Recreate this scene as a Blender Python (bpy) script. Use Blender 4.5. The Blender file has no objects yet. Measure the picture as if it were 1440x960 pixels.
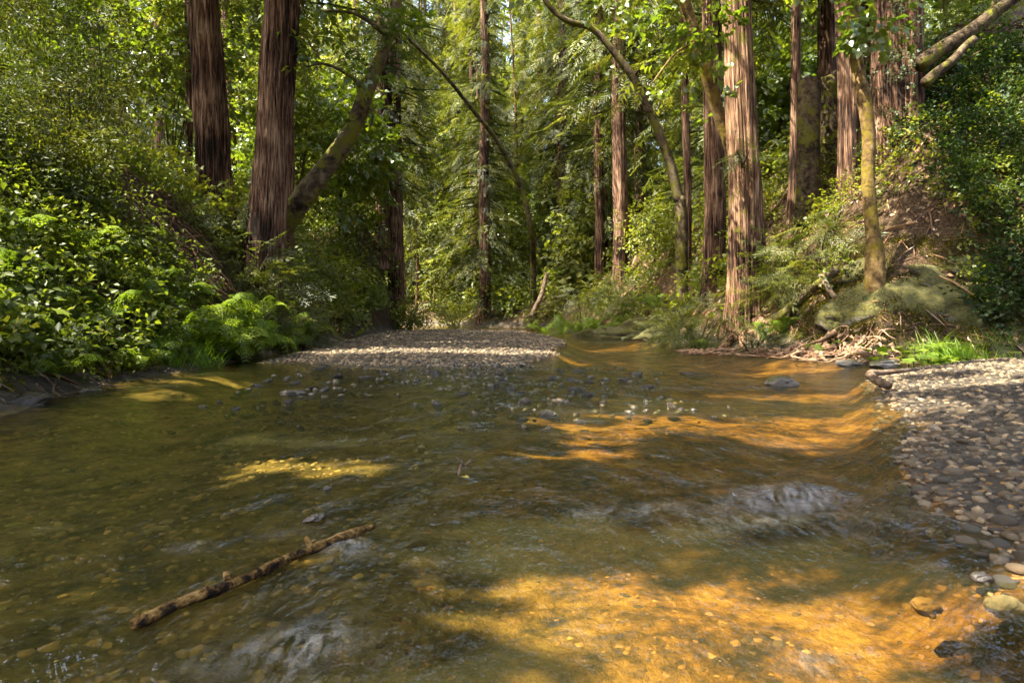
import bpy, math, random
import numpy as np
from mathutils import Vector, Matrix

# ------------------------------------------------------------------ camera, sky, sun, exposure
sc = bpy.context.scene
col = sc.collection
CAM_H, HZ, F = 0.9, 438.0, 960.0          # eye height (m), horizon row and focal length of the 1440 px photo
cam = bpy.data.cameras.new('camera'); camo = bpy.data.objects.new('camera', cam); col.objects.link(camo)
cam.lens = 24; cam.sensor_width = 36; cam.shift_y = (HZ-480)/1440; cam.clip_end = 600; cam.clip_start = 0.05
camo.location = (0, 0, CAM_H); camo.rotation_euler = (math.radians(90), 0, 0)
sc.camera = camo

SUN_AZ, SUN_EL = math.radians(250), math.radians(59)      # azimuth clockwise from +Y
LS = np.array([math.sin(SUN_AZ)*math.cos(SUN_EL), math.cos(SUN_AZ)*math.cos(SUN_EL), math.sin(SUN_EL)])
w = bpy.data.worlds.new('World'); sc.world = w; w.use_nodes = True
nt = w.node_tree; bg = nt.nodes['Background']
sky = nt.nodes.new('ShaderNodeTexSky'); sky.sky_type = 'NISHITA'; sky.sun_disc = False
sky.sun_elevation = SUN_EL; sky.sun_rotation = SUN_AZ; sky.dust_density = 6.0; sky.ozone_density = 0.0
nt.links.new(sky.outputs[0], bg.inputs[0]); bg.inputs[1].default_value = 0.15
sun = bpy.data.lights.new('sun', 'SUN'); sun.energy = 4.3; sun.angle = math.radians(0.53); sun.color = (1, .90, .72)
suno = bpy.data.objects.new('sun', sun); col.objects.link(suno)
suno.rotation_euler = Vector(-LS).to_track_quat('-Z', 'Y').to_euler(); suno.location = (-20, -8, 30)
vs = sc.view_settings; vs.view_transform = 'Standard'; vs.look = 'None'; vs.gamma = 1; vs.use_curve_mapping = False
vs.exposure = 2.85
cy = sc.cycles
cy.max_bounces = 6; cy.diffuse_bounces = 3; cy.glossy_bounces = 2; cy.transmission_bounces = 4; cy.transparent_max_bounces = 6
cy.caustics_reflective = False; cy.caustics_refractive = False; cy.sample_clamp_indirect = 6

R = np.random.default_rng(7)
rnd = random.Random(11)
def P(px, py, d): return np.array([(px-720)/F*d, d, CAM_H+(HZ-py)/F*d])
def sstep(a, b, x): t = np.clip((x-a)/(b-a), 0, 1); return t*t*(3-2*t)

# ------------------------------------------------------------------ noise
def _h(i, j, k, s):
    n = (i.astype(np.int64)*374761393 + j.astype(np.int64)*668265263 + k.astype(np.int64)*2147483647 + s*1274126177) & 0x7fffffff
    n = ((n ^ (n >> 13))*1274126177) & 0x7fffffff
    return ((n ^ (n >> 16)) & 0xffff)/65535.0
def noise3(x, y, z, s=0):
    x, y, z = np.broadcast_arrays(np.asarray(x, float), np.asarray(y, float), np.asarray(z, float))
    i, j, k = np.floor(x), np.floor(y), np.floor(z); u, v, t = x-i, y-j, z-k
    u, v, t = u*u*(3-2*u), v*v*(3-2*v), t*t*(3-2*t); r = 0
    for a in (0, 1):
        for b in (0, 1):
            for c in (0, 1):
                r = r + (u if a else 1-u)*(v if b else 1-v)*(t if c else 1-t)*_h(i+a, j+b, k+c, s)
    return r*2-1
def fbm(x, y, z=0, o=3, s=0):
    r, a = 0, 1.0
    for q in range(o):
        r = r + a*noise3(np.asarray(x)*2**q, np.asarray(y)*2**q, np.asarray(z)*2**q, s+q); a *= .5
    return r

# ------------------------------------------------------------------ terrain function
CREEK = np.array([(-5.5,-8),(-4.6,0),(-4.4,5.9),(-4.8,8.1),(-4.7,10.5),(-4.9,16.6),(-5.3,22),(-5.5,29),(-5.3,34),(-6.6,38),(-13,41),(-22,42),
  (-22,48),(-12,47),(-5,45),(-2,40.5),(1.5,37),(3.2,32),(4.2,27),(4.6,18.4),(5.1,14.8),(6.0,11.6),(8.4,11.3),(11,10.5),(14,7),(16,0),(17,-8)], float)
BAR_MID = np.array([(-4.3,12.2),(-1.9,10.9),(0,11.4),(0.75,13.7),(1.5,20),(1.2,27),(0.3,31),(-3,33),(-5.6,31),(-5.2,24),(-4.9,18),(-4.4,15)], float)
BAR_RIGHT = np.array([(1.5,1.2),(1.58,1.9),(1.66,2.39),(1.86,2.9),(2.45,4.3),(4.1,7.7),(4.9,9.5),(6.2,10.9),(8.4,11.6),(14,9),(15,0),(3,-1),(1.9,.6)], float)
def poly_sd(poly, x, y):                       # signed distance, + inside
    d = np.full(x.shape, 1e9); ins = np.zeros(x.shape, bool); n = len(poly)
    for a in range(n):
        (x0, y0), (x1, y1) = poly[a], poly[(a+1) % n]
        ex, ey = x1-x0, y1-y0
        t = np.clip(((x-x0)*ex+(y-y0)*ey)/(ex*ex+ey*ey), 0, 1)
        d = np.minimum(d, (x-x0-t*ex)**2+(y-y0-t*ey)**2)
        c = ((y0 > y) != (y1 > y)) & (x < (x1-x0)*(y-y0)/(y1-y0+1e-12)+x0)
        ins ^= c
    d = np.sqrt(d)
    return np.where(ins, d, -d)
def Hgt(x, y):
    x = np.asarray(x, float); y = np.asarray(y, float); x, y = np.broadcast_arrays(x, y)
    wob = .22*fbm(x*.55, y*.55, 0, 2, 3)
    sd = poly_sd(CREEK, x, y)+wob*.6
    mid = poly_sd(BAR_MID, x, y)+wob; rig = poly_sd(BAR_RIGHT, x, y)+wob*.18*np.clip(y/3, .3, 2)
    bed = -.05-.2*sstep(0, 1.4, sd)+.035*fbm(x*1.3, y*1.3, 0, 3, 9)
    riff = sstep(4.2, .4, np.hypot((x+.3)/1.25, (y-9)/1.6))            # shallow riffle below the bar
    bed = bed+riff*.13
    b1 = .075*sstep(-.9, 1.4, mid)+.03*fbm(x*.9, y*.9, 0, 3, 21)
    b2 = .20*sstep(-.12, 1.5, rig)+.025*fbm(x*.9, y*.9, 0, 3, 22)
    bed = np.maximum(bed, np.where(mid > -.8, bed+(b1-bed)*sstep(-.8, .1, mid), bed))
    bed = np.maximum(bed, np.where(rig > -.5, bed+(b2-bed)*sstep(-.4, .08, rig), bed))
    s = np.maximum(-sd, 0)
    far = sstep(33, 43, y)*sstep(-30, -8, x+0*y)
    wr = sstep(-1, 2, x)
    slL = .95+.6*sstep(11, 16, y); slR = 1.2
    ap = .4+.45*(1-wr)*sstep(11.5, 9, y)
    def prof(s, sl, top, soft): 
        z = .36*np.minimum(s, ap)+sl*np.clip(s-ap, 0, top/sl)+soft*np.maximum(s-ap-top/sl, 0); return z
    zL = prof(s, slL, 3.3, .42); zR = prof(s, slR, 8.5, .5)
    zF = .5*np.minimum(s, 3)+.10*np.clip(s-3, 0, 25)+.42*np.clip(s-28, 0, 70)
    z = (zL*(1-wr)+zR*wr)*(1-far)+zF*far
    z = np.minimum(z, 16+8*far+.04*s)
    nz = (.28*fbm(x*.5, y*.5, 0, 4, 5)+.07*fbm(x*2.3, y*2.3, 0, 3, 6))*np.clip(s*.9, 0, 1)*(1-.3*far)
    z = z+2.9*np.exp(-((x+7.2)/1.7)**2-((y-33.5)/3.2)**2)*sstep(0, 1.3, s)
    return np.where(sd > 0, bed, -.05+z+nz+.03*fbm(x*3, y*3, 0, 2, 8)*np.clip(s, 0, 1))
def G(x, y): return float(Hgt(np.array([x]), np.array([y]))[0])

def hit(px, py, d0=4, d1=60):                  # where the line of sight through a pixel meets the ground
    d = np.arange(d0, d1, .08); q = np.stack([(px-720)/F*d, d, CAM_H+(HZ-py)/F*d], 1); k = np.nonzero(q[:, 2] <= Hgt(q[:, 0], q[:, 1]))[0]
    return q[k[0]] if len(k) else q[-1]
# ------------------------------------------------------------------ mesh helpers
def mk_mesh(name, V, loops, starts, var=None, smooth=False, attrs=None):
    me = bpy.data.meshes.new(name)
    V = np.ascontiguousarray(V, np.float32)
    me.vertices.add(len(V)); me.vertices.foreach_set('co', V.ravel())
    me.loops.add(len(loops)); me.loops.foreach_set('vertex_index', np.asarray(loops, np.int32))
    me.polygons.add(len(starts)); me.polygons.foreach_set('loop_start', np.asarray(starts, np.int32))
    if smooth: me.polygons.foreach_set('use_smooth', np.ones(len(starts), bool))
    me.update(calc_edges=True)
    if var is not None:
        me.attributes.new('v', 'FLOAT', 'POINT').data.foreach_set('value', np.ascontiguousarray(var, np.float32))
    for k, a in (attrs or {}).items():
        me.attributes.new(k, 'FLOAT', 'POINT').data.foreach_set('value', np.ascontiguousarray(a, np.float32))
    return me
class T:                                        # a template: verts, loops, starts
    def __init__(s, V, faces):
        s.V = np.array(V, float); s.loops = np.concatenate([np.array(f) for f in faces]).astype(int)
        s.st = np.cumsum([0]+[len(f) for f in faces])[:-1]
    @staticmethod
    def join(parts):
        V, f, o = [], [], 0
        for p in parts:
            V.append(p.V); n = len(p.V)
            e = list(p.st)+[len(p.loops)]
            f += [list(p.loops[e[i]:e[i+1]]+o) for i in range(len(p.st))]; o += n
        return T(np.concatenate(V), f)
    def xf(s, M):
        t = T.__new__(T); t.loops, t.st = s.loops, s.st; t.V = s.V@np.array(M)[:3, :3].T+np.array(M)[:3, 3]; return t
class Acc:                                      # accumulates many copies of templates into one mesh
    def __init__(s): s.V, s.L, s.S, s.v, s.o, s.lo = [], [], [], [], 0, 0
    def add(s, t, A, pos, var):                 # A (n,3,3), pos (n,3), var (n,)
        n = len(A)
        if n == 0: return
        V = np.einsum('nij,vj->nvi', A, t.V)+pos[:, None, :]
        k = len(t.V); off = s.o+np.arange(n)*k
        s.V.append(V.reshape(-1, 3)); s.L.append((t.loops[None]+off[:, None]).ravel())
        s.S.append((t.st[None]+(s.lo+np.arange(n)*len(t.loops))[:, None]).ravel())
        s.v.append(np.repeat(np.asarray(var, float), k)); s.o += n*k; s.lo += n*len(t.loops)
    def raw(s, V, faces, var=.5): s.add(T(V, faces), np.eye(3)[None], np.zeros((1, 3)), [var])
    def mesh(s, name, smooth=False):
        if not s.V: s.raw([(0, 0, 0), (.05, 0, .1), (-.05, 0, .1)], [[0, 1, 2]])
        return mk_mesh(name, np.concatenate(s.V), np.concatenate(s.L), np.concatenate(s.S), np.concatenate(s.v), smooth)
def frames(d, up, roll=None):                   # columns: side, forward d, up  (template: +Y forward, Z up)
    d = d/np.linalg.norm(d, axis=1, keepdims=True)
    sx = np.cross(d, up); sx /= np.linalg.norm(sx, axis=1, keepdims=True)+1e-9
    uz = np.cross(sx, d)
    if roll is not None:
        c, s_ = np.cos(roll)[:, None], np.sin(roll)[:, None]; sx, uz = sx*c+uz*s_, uz*c-sx*s_
    return np.stack([sx, d, uz], axis=2)
def link(name, data, mat=None, parent=None, label=None, cat=None, group=None, kind=None, loc=None, rot=None, scale=None):
    o = bpy.data.objects.new(name, data); col.objects.link(o)
    if mat is not None and data is not None and not data.materials: data.materials.append(mat)
    if parent is not None: o.parent = parent
    if label: o['label'] = label
    if cat: o['category'] = cat
    if group: o['group'] = group
    if kind: o['kind'] = kind
    if loc is not None: o.location = loc
    if rot is not None: o.rotation_euler = rot
    if scale is not None: o.scale = scale
    return o
def catmull(pts, per=6):
    p = np.array(pts, float); p = np.vstack([2*p[0]-p[1], p, 2*p[-1]-p[-2]]); out = []
    for i in range(1, len(p)-2):
        for t in np.linspace(0, 1, per, endpoint=False):
            a, b, c, d = p[i-1], p[i], p[i+1], p[i+2]
            out.append(.5*((2*b)+(-a+c)*t+(2*a-5*b+4*c-d)*t*t+(-a+3*b-3*c+d)*t**3))
    out.append(p[-2]); return np.array(out)
def tube(pts, sides=12, per=6, rough=.06, flute=0, nf=9, seed=0, cap=True, spline=True):
    """pts rows x,y,z,r -> verts, faces; flute = depth of the lengthwise bark ridges"""
    q = catmull(pts, per) if spline else np.array(pts, float)
    c, r = q[:, :3], q[:, 3]; t = np.gradient(c, axis=0); t /= np.linalg.norm(t, axis=1, keepdims=True)+1e-9
    ref = np.array([0, 1., 0]) if abs(t[:, 1]).mean() < .8 else np.array([1., 0, 0])
    sx = np.cross(t, ref); sx /= np.linalg.norm(sx, axis=1, keepdims=True)+1e-9; sy = np.cross(t, sx)
    a = np.linspace(0, 2*np.pi, sides, endpoint=False)
    ln = np.concatenate([[0], np.cumsum(np.linalg.norm(np.diff(c, axis=0), axis=1))])
    ca, sa = np.cos(a)[None], np.sin(a)[None]; rr = r[:, None]*np.ones_like(ca)
    k = 1+rough*fbm(ca*1.3+seed, sa*1.3, ln[:, None]/(r.mean()*4+1e-6)*.8, 3, seed)
    if flute:
        k = k+flute*(1-2*np.abs(noise3(ca*nf*.5+seed, sa*nf*.5, ln[:, None]*.22, seed+5)))+flute*.7*noise3(ca*nf*1.3, sa*nf*1.3+seed, ln[:, None]*.5, seed+9)
    rr = rr*k
    V = (c[:, None]+sx[:, None]*(rr*ca)[..., None]+sy[:, None]*(rr*sa)[..., None]).reshape(-1, 3)
    n, m = len(c), sides
    f = [[i*m+j, i*m+(j+1) % m, (i+1)*m+(j+1) % m, (i+1)*m+j] for i in range(n-1) for j in range(m)]
    if cap: f += [[j for j in range(m)][::-1], [(n-1)*m+j for j in range(m)]]
    return V, f
def tube_mesh(name, pts, mat_smooth=True, **k):
    V, f = tube(pts, **k); t = T(V, f); return mk_mesh(name, t.V, t.loops, t.st, smooth=mat_smooth)
def ico(sub):
    import bmesh
    bm = bmesh.new(); bmesh.ops.create_icosphere(bm, subdivisions=sub, radius=1)
    V = [v.co[:] for v in bm.verts]; f = [[v.index for v in p.verts] for p in bm.faces]; bm.free(); return np.array(V), f
def rock_t(sub, seed, flat=(1, .8, .5), amp=.22, facet=0):
    V, f = ico(sub); n = V/np.linalg.norm(V, axis=1, keepdims=True)
    k = 1+amp*fbm(n[:, 0]*(1.3 if sub < 3 else 2.0)+seed*3.1, n[:, 1]*(1.3 if sub < 3 else 2.0)+seed, n[:, 2]*(1.3 if sub < 3 else 2.0), 4 if sub > 2 else 1, seed)
    if facet:
        rr = np.random.default_rng(seed)
        for _ in range(9):
            d = rr.normal(size=3); d /= np.linalg.norm(d); lim = rr.uniform(.6, .9)
            pr = (n*k[:, None])@d; k = np.where(pr > lim, k*(1-(1-lim/np.maximum(pr, .01))*facet), k)
    return T(n*k[:, None]*np.array(flat), f)

# ------------------------------------------------------------------ materials
def nmat(name):
    m = bpy.data.materials.new(name); m.use_nodes = True; t = m.node_tree; t.nodes.clear()
    out = t.nodes.new('ShaderNodeOutputMaterial')
    def N(k, **kw):
        n = t.nodes.new('ShaderNode'+k)
        for a, b in kw.items():
            if a in n.inputs: n.inputs[a].default_value = b
            else: setattr(n, a, b)
        return n
    return m, t, N, (lambda a, b: t.links.new(a, b)), out
def ramp(N, stops):
    r = N('ValToRGB'); e = r.color_ramp.elements
    while len(e) < len(stops): e.new(.5)
    for i, (p, c) in enumerate(stops): e[i].position = p; e[i].color = (*c, 1)
    return r
def leaf_mat(name, stops, trans=.45, tint=(1.25, 1.3, .55), gloss=.05, rough=.35):
    m, t, N, L, out = nmat(name)
    a = N('Attribute', attribute_name='v'); oi = N('ObjectInfo')
    ad = N('Math', operation='MULTIPLY_ADD'); ad.inputs[1].default_value = .22; ad.inputs[2].default_value = -.11
    L(oi.outputs['Random'], ad.inputs[0]); s = N('Math', operation='ADD'); L(a.outputs['Fac'], s.inputs[0]); L(ad.outputs[0], s.inputs[1])
    r = ramp(N, stops); L(s.outputs[0], r.inputs[0])
    mu = N('MixRGB', blend_type='MULTIPLY'); mu.inputs[0].default_value = 1; mu.inputs[2].default_value = (*tint, 1); L(r.outputs[0], mu.inputs[1])
    d = N('BsdfDiffuse'); tr = N('BsdfTranslucent'); g = N('BsdfGlossy', Roughness=rough); g.inputs['Color'].default_value = (.9, .95, 1, 1)
    L(r.outputs[0], d.inputs[0]); L(mu.outputs[0], tr.inputs[0])
    m1 = N('MixShader'); m1.inputs[0].default_value = trans; L(d.outputs[0], m1.inputs[1]); L(tr.outputs[0], m1.inputs[2])
    m2 = N('MixShader'); m2.inputs[0].default_value = gloss; L(m1.outputs[0], m2.inputs[1]); L(g.outputs[0], m2.inputs[2])
    L(m2.outputs[0], out.inputs[0]); return m
def bark_mat(name, stops, moss=0, zs=.55, sc_=9, bump=.9, mosscol=(.10, .10, .012)):
    m, t, N, L, out = nmat(name)
    tc = N('TexCoord'); mp = N('Mapping'); mp.inputs['Scale'].default_value = (sc_*2.3, sc_*2.3, sc_*.15) if zs < 1 else (sc_, sc_, sc_)
    L(tc.outputs['Object'], mp.inputs[0])
    n = N('TexNoise', Scale=1.0, Detail=7.0, Roughness=.72, Distortion=.35); L(mp.outputs[0], n.inputs['Vector'])
    n2 = N('TexNoise', Scale=.7, Detail=3.0); L(tc.outputs['Object'], n2.inputs['Vector'])
    ad = N('Math', operation='MULTIPLY_ADD'); ad.inputs[1].default_value = .5; L(n2.outputs[0], ad.inputs[0]); 
    sb = N('Math', operation='SUBTRACT'); sb.inputs[1].default_value = .25; L(n.outputs[0], sb.inputs[0]); L(sb.outputs[0], ad.inputs[2])
    r = ramp(N, stops); L(ad.outputs[0], r.inputs[0]); c = r.outputs[0]
    if moss:
        n3 = N('TexNoise', Scale=2.2, Detail=5.0, Roughness=.7); L(tc.outputs['Object'], n3.inputs['Vector'])
        mr = N('MapRange'); mr.inputs[1].default_value = .62-moss*.3; mr.inputs[2].default_value = .72-moss*.3; L(n3.outputs[0], mr.inputs[0])
        mx = N('MixRGB'); L(mr.outputs[0], mx.inputs[0]); L(c, mx.inputs[1]); mx.inputs[2].default_value = (*mosscol, 1); c = mx.outputs[0]
    b = N('BsdfPrincipled', Roughness=.9); b.inputs['Specular IOR Level'].default_value = .15
    L(c, b.inputs['Base Color']); bp = N('Bump', Strength=bump, Distance=.05); L(n.outputs[0], bp.inputs['Height']); L(bp.outputs[0], b.inputs['Normal'])
    L(b.outputs[0], out.inputs[0]); return m
def rock_mat(name, stops, moss=0, wet=.6, sc_=3.0, mosscol=((.02, .022, .004), (.11, .10, .012))):
    m, t, N, L, out = nmat(name)
    tc = N('TexCoord'); oi = N('ObjectInfo'); n = N('TexNoise', Scale=sc_, Detail=8.0, Roughness=.65)
    vm = N('VectorMath', operation='ADD'); L(tc.outputs['Object'], vm.inputs[0]); L(oi.outputs['Location'], vm.inputs[1]); L(vm.outputs[0], n.inputs['Vector'])
    a = N('Attribute', attribute_name='v')
    s = N('Math', operation='MULTIPLY_ADD'); s.inputs[1].default_value = .5; L(n.outputs[0], s.inputs[0])
    s2 = N('Math', operation='ADD'); L(a.outputs['Fac'], s2.inputs[0])
    s3 = N('Math', operation='MULTIPLY_ADD'); s3.inputs[1].default_value = .5; s3.inputs[2].default_value = -.15; L(oi.outputs['Random'], s3.inputs[0]); L(s3.outputs[0], s2.inputs[1])
    L(s2.outputs[0], s.inputs[2])
    r = ramp(N, stops); L(s.outputs[0], r.inputs[0])
    wn_ = N('TexWhiteNoise', noise_dimensions='1D'); L(s2.outputs[0], wn_.inputs['W']); tn = ramp(N, [(0, (1.06, .92, .72)), (.25, (1, .95, .85)), (.6, (.88, .93, .95)), (1, (1.1, .95, .72))]); L(wn_.outputs[0], tn.inputs[0])
    tm_ = N('MixRGB', blend_type='MULTIPLY'); tm_.inputs[0].default_value = 1 if not moss else 0; L(r.outputs[0], tm_.inputs[1]); L(tn.outputs[0], tm_.inputs[2]); c = tm_.outputs[0]
    b = N('BsdfPrincipled', Roughness=wet)
    if moss:
        ge = N('NewGeometry'); sx = N('SeparateXYZ'); L(ge.outputs['Normal'], sx.inputs[0])
        n3 = N('TexNoise', Scale=1.7, Detail=6.0, Roughness=.7); L(vm.outputs[0], n3.inputs['Vector'])
        q = N('Math', operation='MULTIPLY_ADD'); q.inputs[1].default_value = .45; L(sx.outputs[2], q.inputs[0]); L(n3.outputs[0], q.inputs[2])
        mr = N('MapRange'); mr.inputs[1].default_value = .95-moss*.6; mr.inputs[2].default_value = 1.1-moss*.6; L(q.outputs[0], mr.inputs[0])
        n4 = N('TexNoise', Scale=14.0, Detail=8.0, Roughness=.75); L(vm.outputs[0], n4.inputs['Vector']); mc = ramp(N, [(.35, mosscol[0]), (.7, mosscol[1])]); L(n4.outputs[0], mc.inputs[0])
        mx = N('MixRGB'); L(mr.outputs[0], mx.inputs[0]); L(c, mx.inputs[1]); L(mc.outputs[0], mx.inputs[2]); c = mx.outputs[0]
        b.inputs['Roughness'].default_value = .85
    L(c, b.inputs['Base Color']); bp = N('Bump', Strength=.9, Distance=.06 if moss else .03); L((n4 if moss else n).outputs[0], bp.inputs['Height']); L(bp.outputs[0], b.inputs['Normal'])
    L(b.outputs[0], out.inputs[0]); return m

GRN = lambda a, b, c: [(.05, a), (.5, b), (.95, c)]
M = {}
M['redwood_leaf'] = leaf_mat('redwood_needles', GRN((.03, .04, .009), (.085, .10, .016), (.18, .175, .028)), .45, gloss=.03, rough=.5)
M['far_leaf'] = leaf_mat('far_foliage', GRN((.04, .055, .012), (.11, .135, .02), (.22, .22, .035)), .5, gloss=.02, rough=.6)
M['maple_leaf'] = leaf_mat('maple_leaves', GRN((.06, .10, .012), (.11, .16, .015), (.2, .22, .02)), .5)
M['bay_leaf'] = leaf_mat('bay_laurel_leaves', GRN((.02, .032, .008), (.055, .07, .014), (.13, .125, .022)), .4, gloss=.02, rough=.5)
M['ivy_leaf'] = leaf_mat('ivy_leaves', GRN((.014, .03, .008), (.034, .062, .014), (.09, .115, .022)), .3, gloss=.022, rough=.5)
M['herb_leaf'] = leaf_mat('bank_herbs', GRN((.05, .075, .010), (.125, .155, .018), (.24, .24, .028)), .5, gloss=.025, rough=.5)
M['fern'] = leaf_mat('fern_frond', GRN((.07, .12, .012), (.12, .18, .018), (.2, .25, .025)), .5, gloss=.02)
M['thimble'] = leaf_mat('broad_leaf', GRN((.07, .12, .015), (.13, .19, .022), (.23, .27, .04)), .5, gloss=.03)
M['grass'] = leaf_mat('grass_blade', GRN((.09, .17, .012), (.13, .24, .015), (.2, .3, .03)), .5, gloss=.02)
M['litter'] = leaf_mat('leaf_litter', [(.0, (.05, .03, .015)), (.5, (.17, .09, .04)), (1, (.36, .23, .12))], .1, (1, 1, 1), .03)
M['redwood_bark'] = bark_mat('redwood_bark', [(.40, (.008, .005, .004)), (.47, (.058, .030, .019)), (.54, (.13, .073, .045)), (.64, (.29, .195, .13))])
M['redwood_bark_moss'] = bark_mat('redwood_bark_mossy', [(.40, (.012, .008, .006)), (.47, (.075, .038, .022)), (.54, (.16, .09, .053)), (.64, (.33, .22, .14))], moss=.15)
M['bark'] = bark_mat('hardwood_bark', [(.38, (.014, .010, .007)), (.48, (.055, .04, .025)), (.6, (.11, .085, .055)), (.72, (.19, .155, .11))], moss=.45, zs=1, sc_=4, bump=.6)
M['alder_bark'] = bark_mat('mossy_yellow_bark', [(.36, (.03, .02, .011)), (.47, (.11, .07, .028)), (.58, (.2, .135, .055)), (.72, (.33, .26, .14))], moss=.42, zs=1, sc_=6, bump=1.0, mosscol=(.15, .115, .014))
M['wood'] = bark_mat('weathered_wood', [(.34, (.03, .02, .013)), (.46, (.11, .075, .048)), (.58, (.2, .145, .1)), (.72, (.33, .26, .19))], zs=1, sc_=7)
M['dark_wood'] = bark_mat('dark_weathered_wood', [(.36, (.012, .009, .006)), (.46, (.05, .034, .02)), (.58, (.10, .075, .045)), (.72, (.18, .14, .09))], moss=.35, zs=1, sc_=7)
M['root'] = bark_mat('bare_roots', [(.3, (.08, .045, .026)), (.5, (.22, .135, .08)), (.75, (.42, .31, .21))], zs=1, sc_=9)
M['wetlog'] = bark_mat('wet_stick', [(.40, (.014, .009, .005)), (.46, (.10, .055, .016)), (.54, (.26, .155, .045)), (.66, (.46, .33, .14))], zs=1, sc_=17, bump=1.0)
STONE = [(.15, (.035, .029, .022)), (.4, (.10, .08, .056)), (.6, (.18, .14, .09)), (.85, (.30, .235, .16))]
M['cobble'] = rock_mat('river_cobble', STONE, wet=.75, sc_=14)
M['gravel'] = rock_mat('dry_gravel', [(.1, (.03, .024, .018)), (.4, (.10, .078, .052)), (.65, (.20, .152, .096)), (.95, (.36, .28, .18))], wet=.8, sc_=12)
M['wet'] = rock_mat('wet_dark_stone', [(.2, (.012, .011, .010)), (.5, (.035, .03, .026)), (.85, (.09, .075, .055))], wet=.25, sc_=9)
M['boulder'] = rock_mat('mossy_boulder', [(.2, (.05, .045, .036)), (.5, (.13, .115, .09)), (.85, (.24, .21, .17))], moss=1.05)
M['boulder_bare'] = rock_mat('bare_boulder', [(.2, (.07, .065, .06)), (.5, (.17, .155, .13)), (.85, (.32, .29, .25))], moss=.22, wet=.6)
M['bedstone'] = rock_mat('submerged_stone', [(.1, (.03, .017, .006)), (.35, (.09, .047, .010)), (.6, (.18, .088, .015)), (.95, (.30, .16, .032))], wet=.9, sc_=9)

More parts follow.
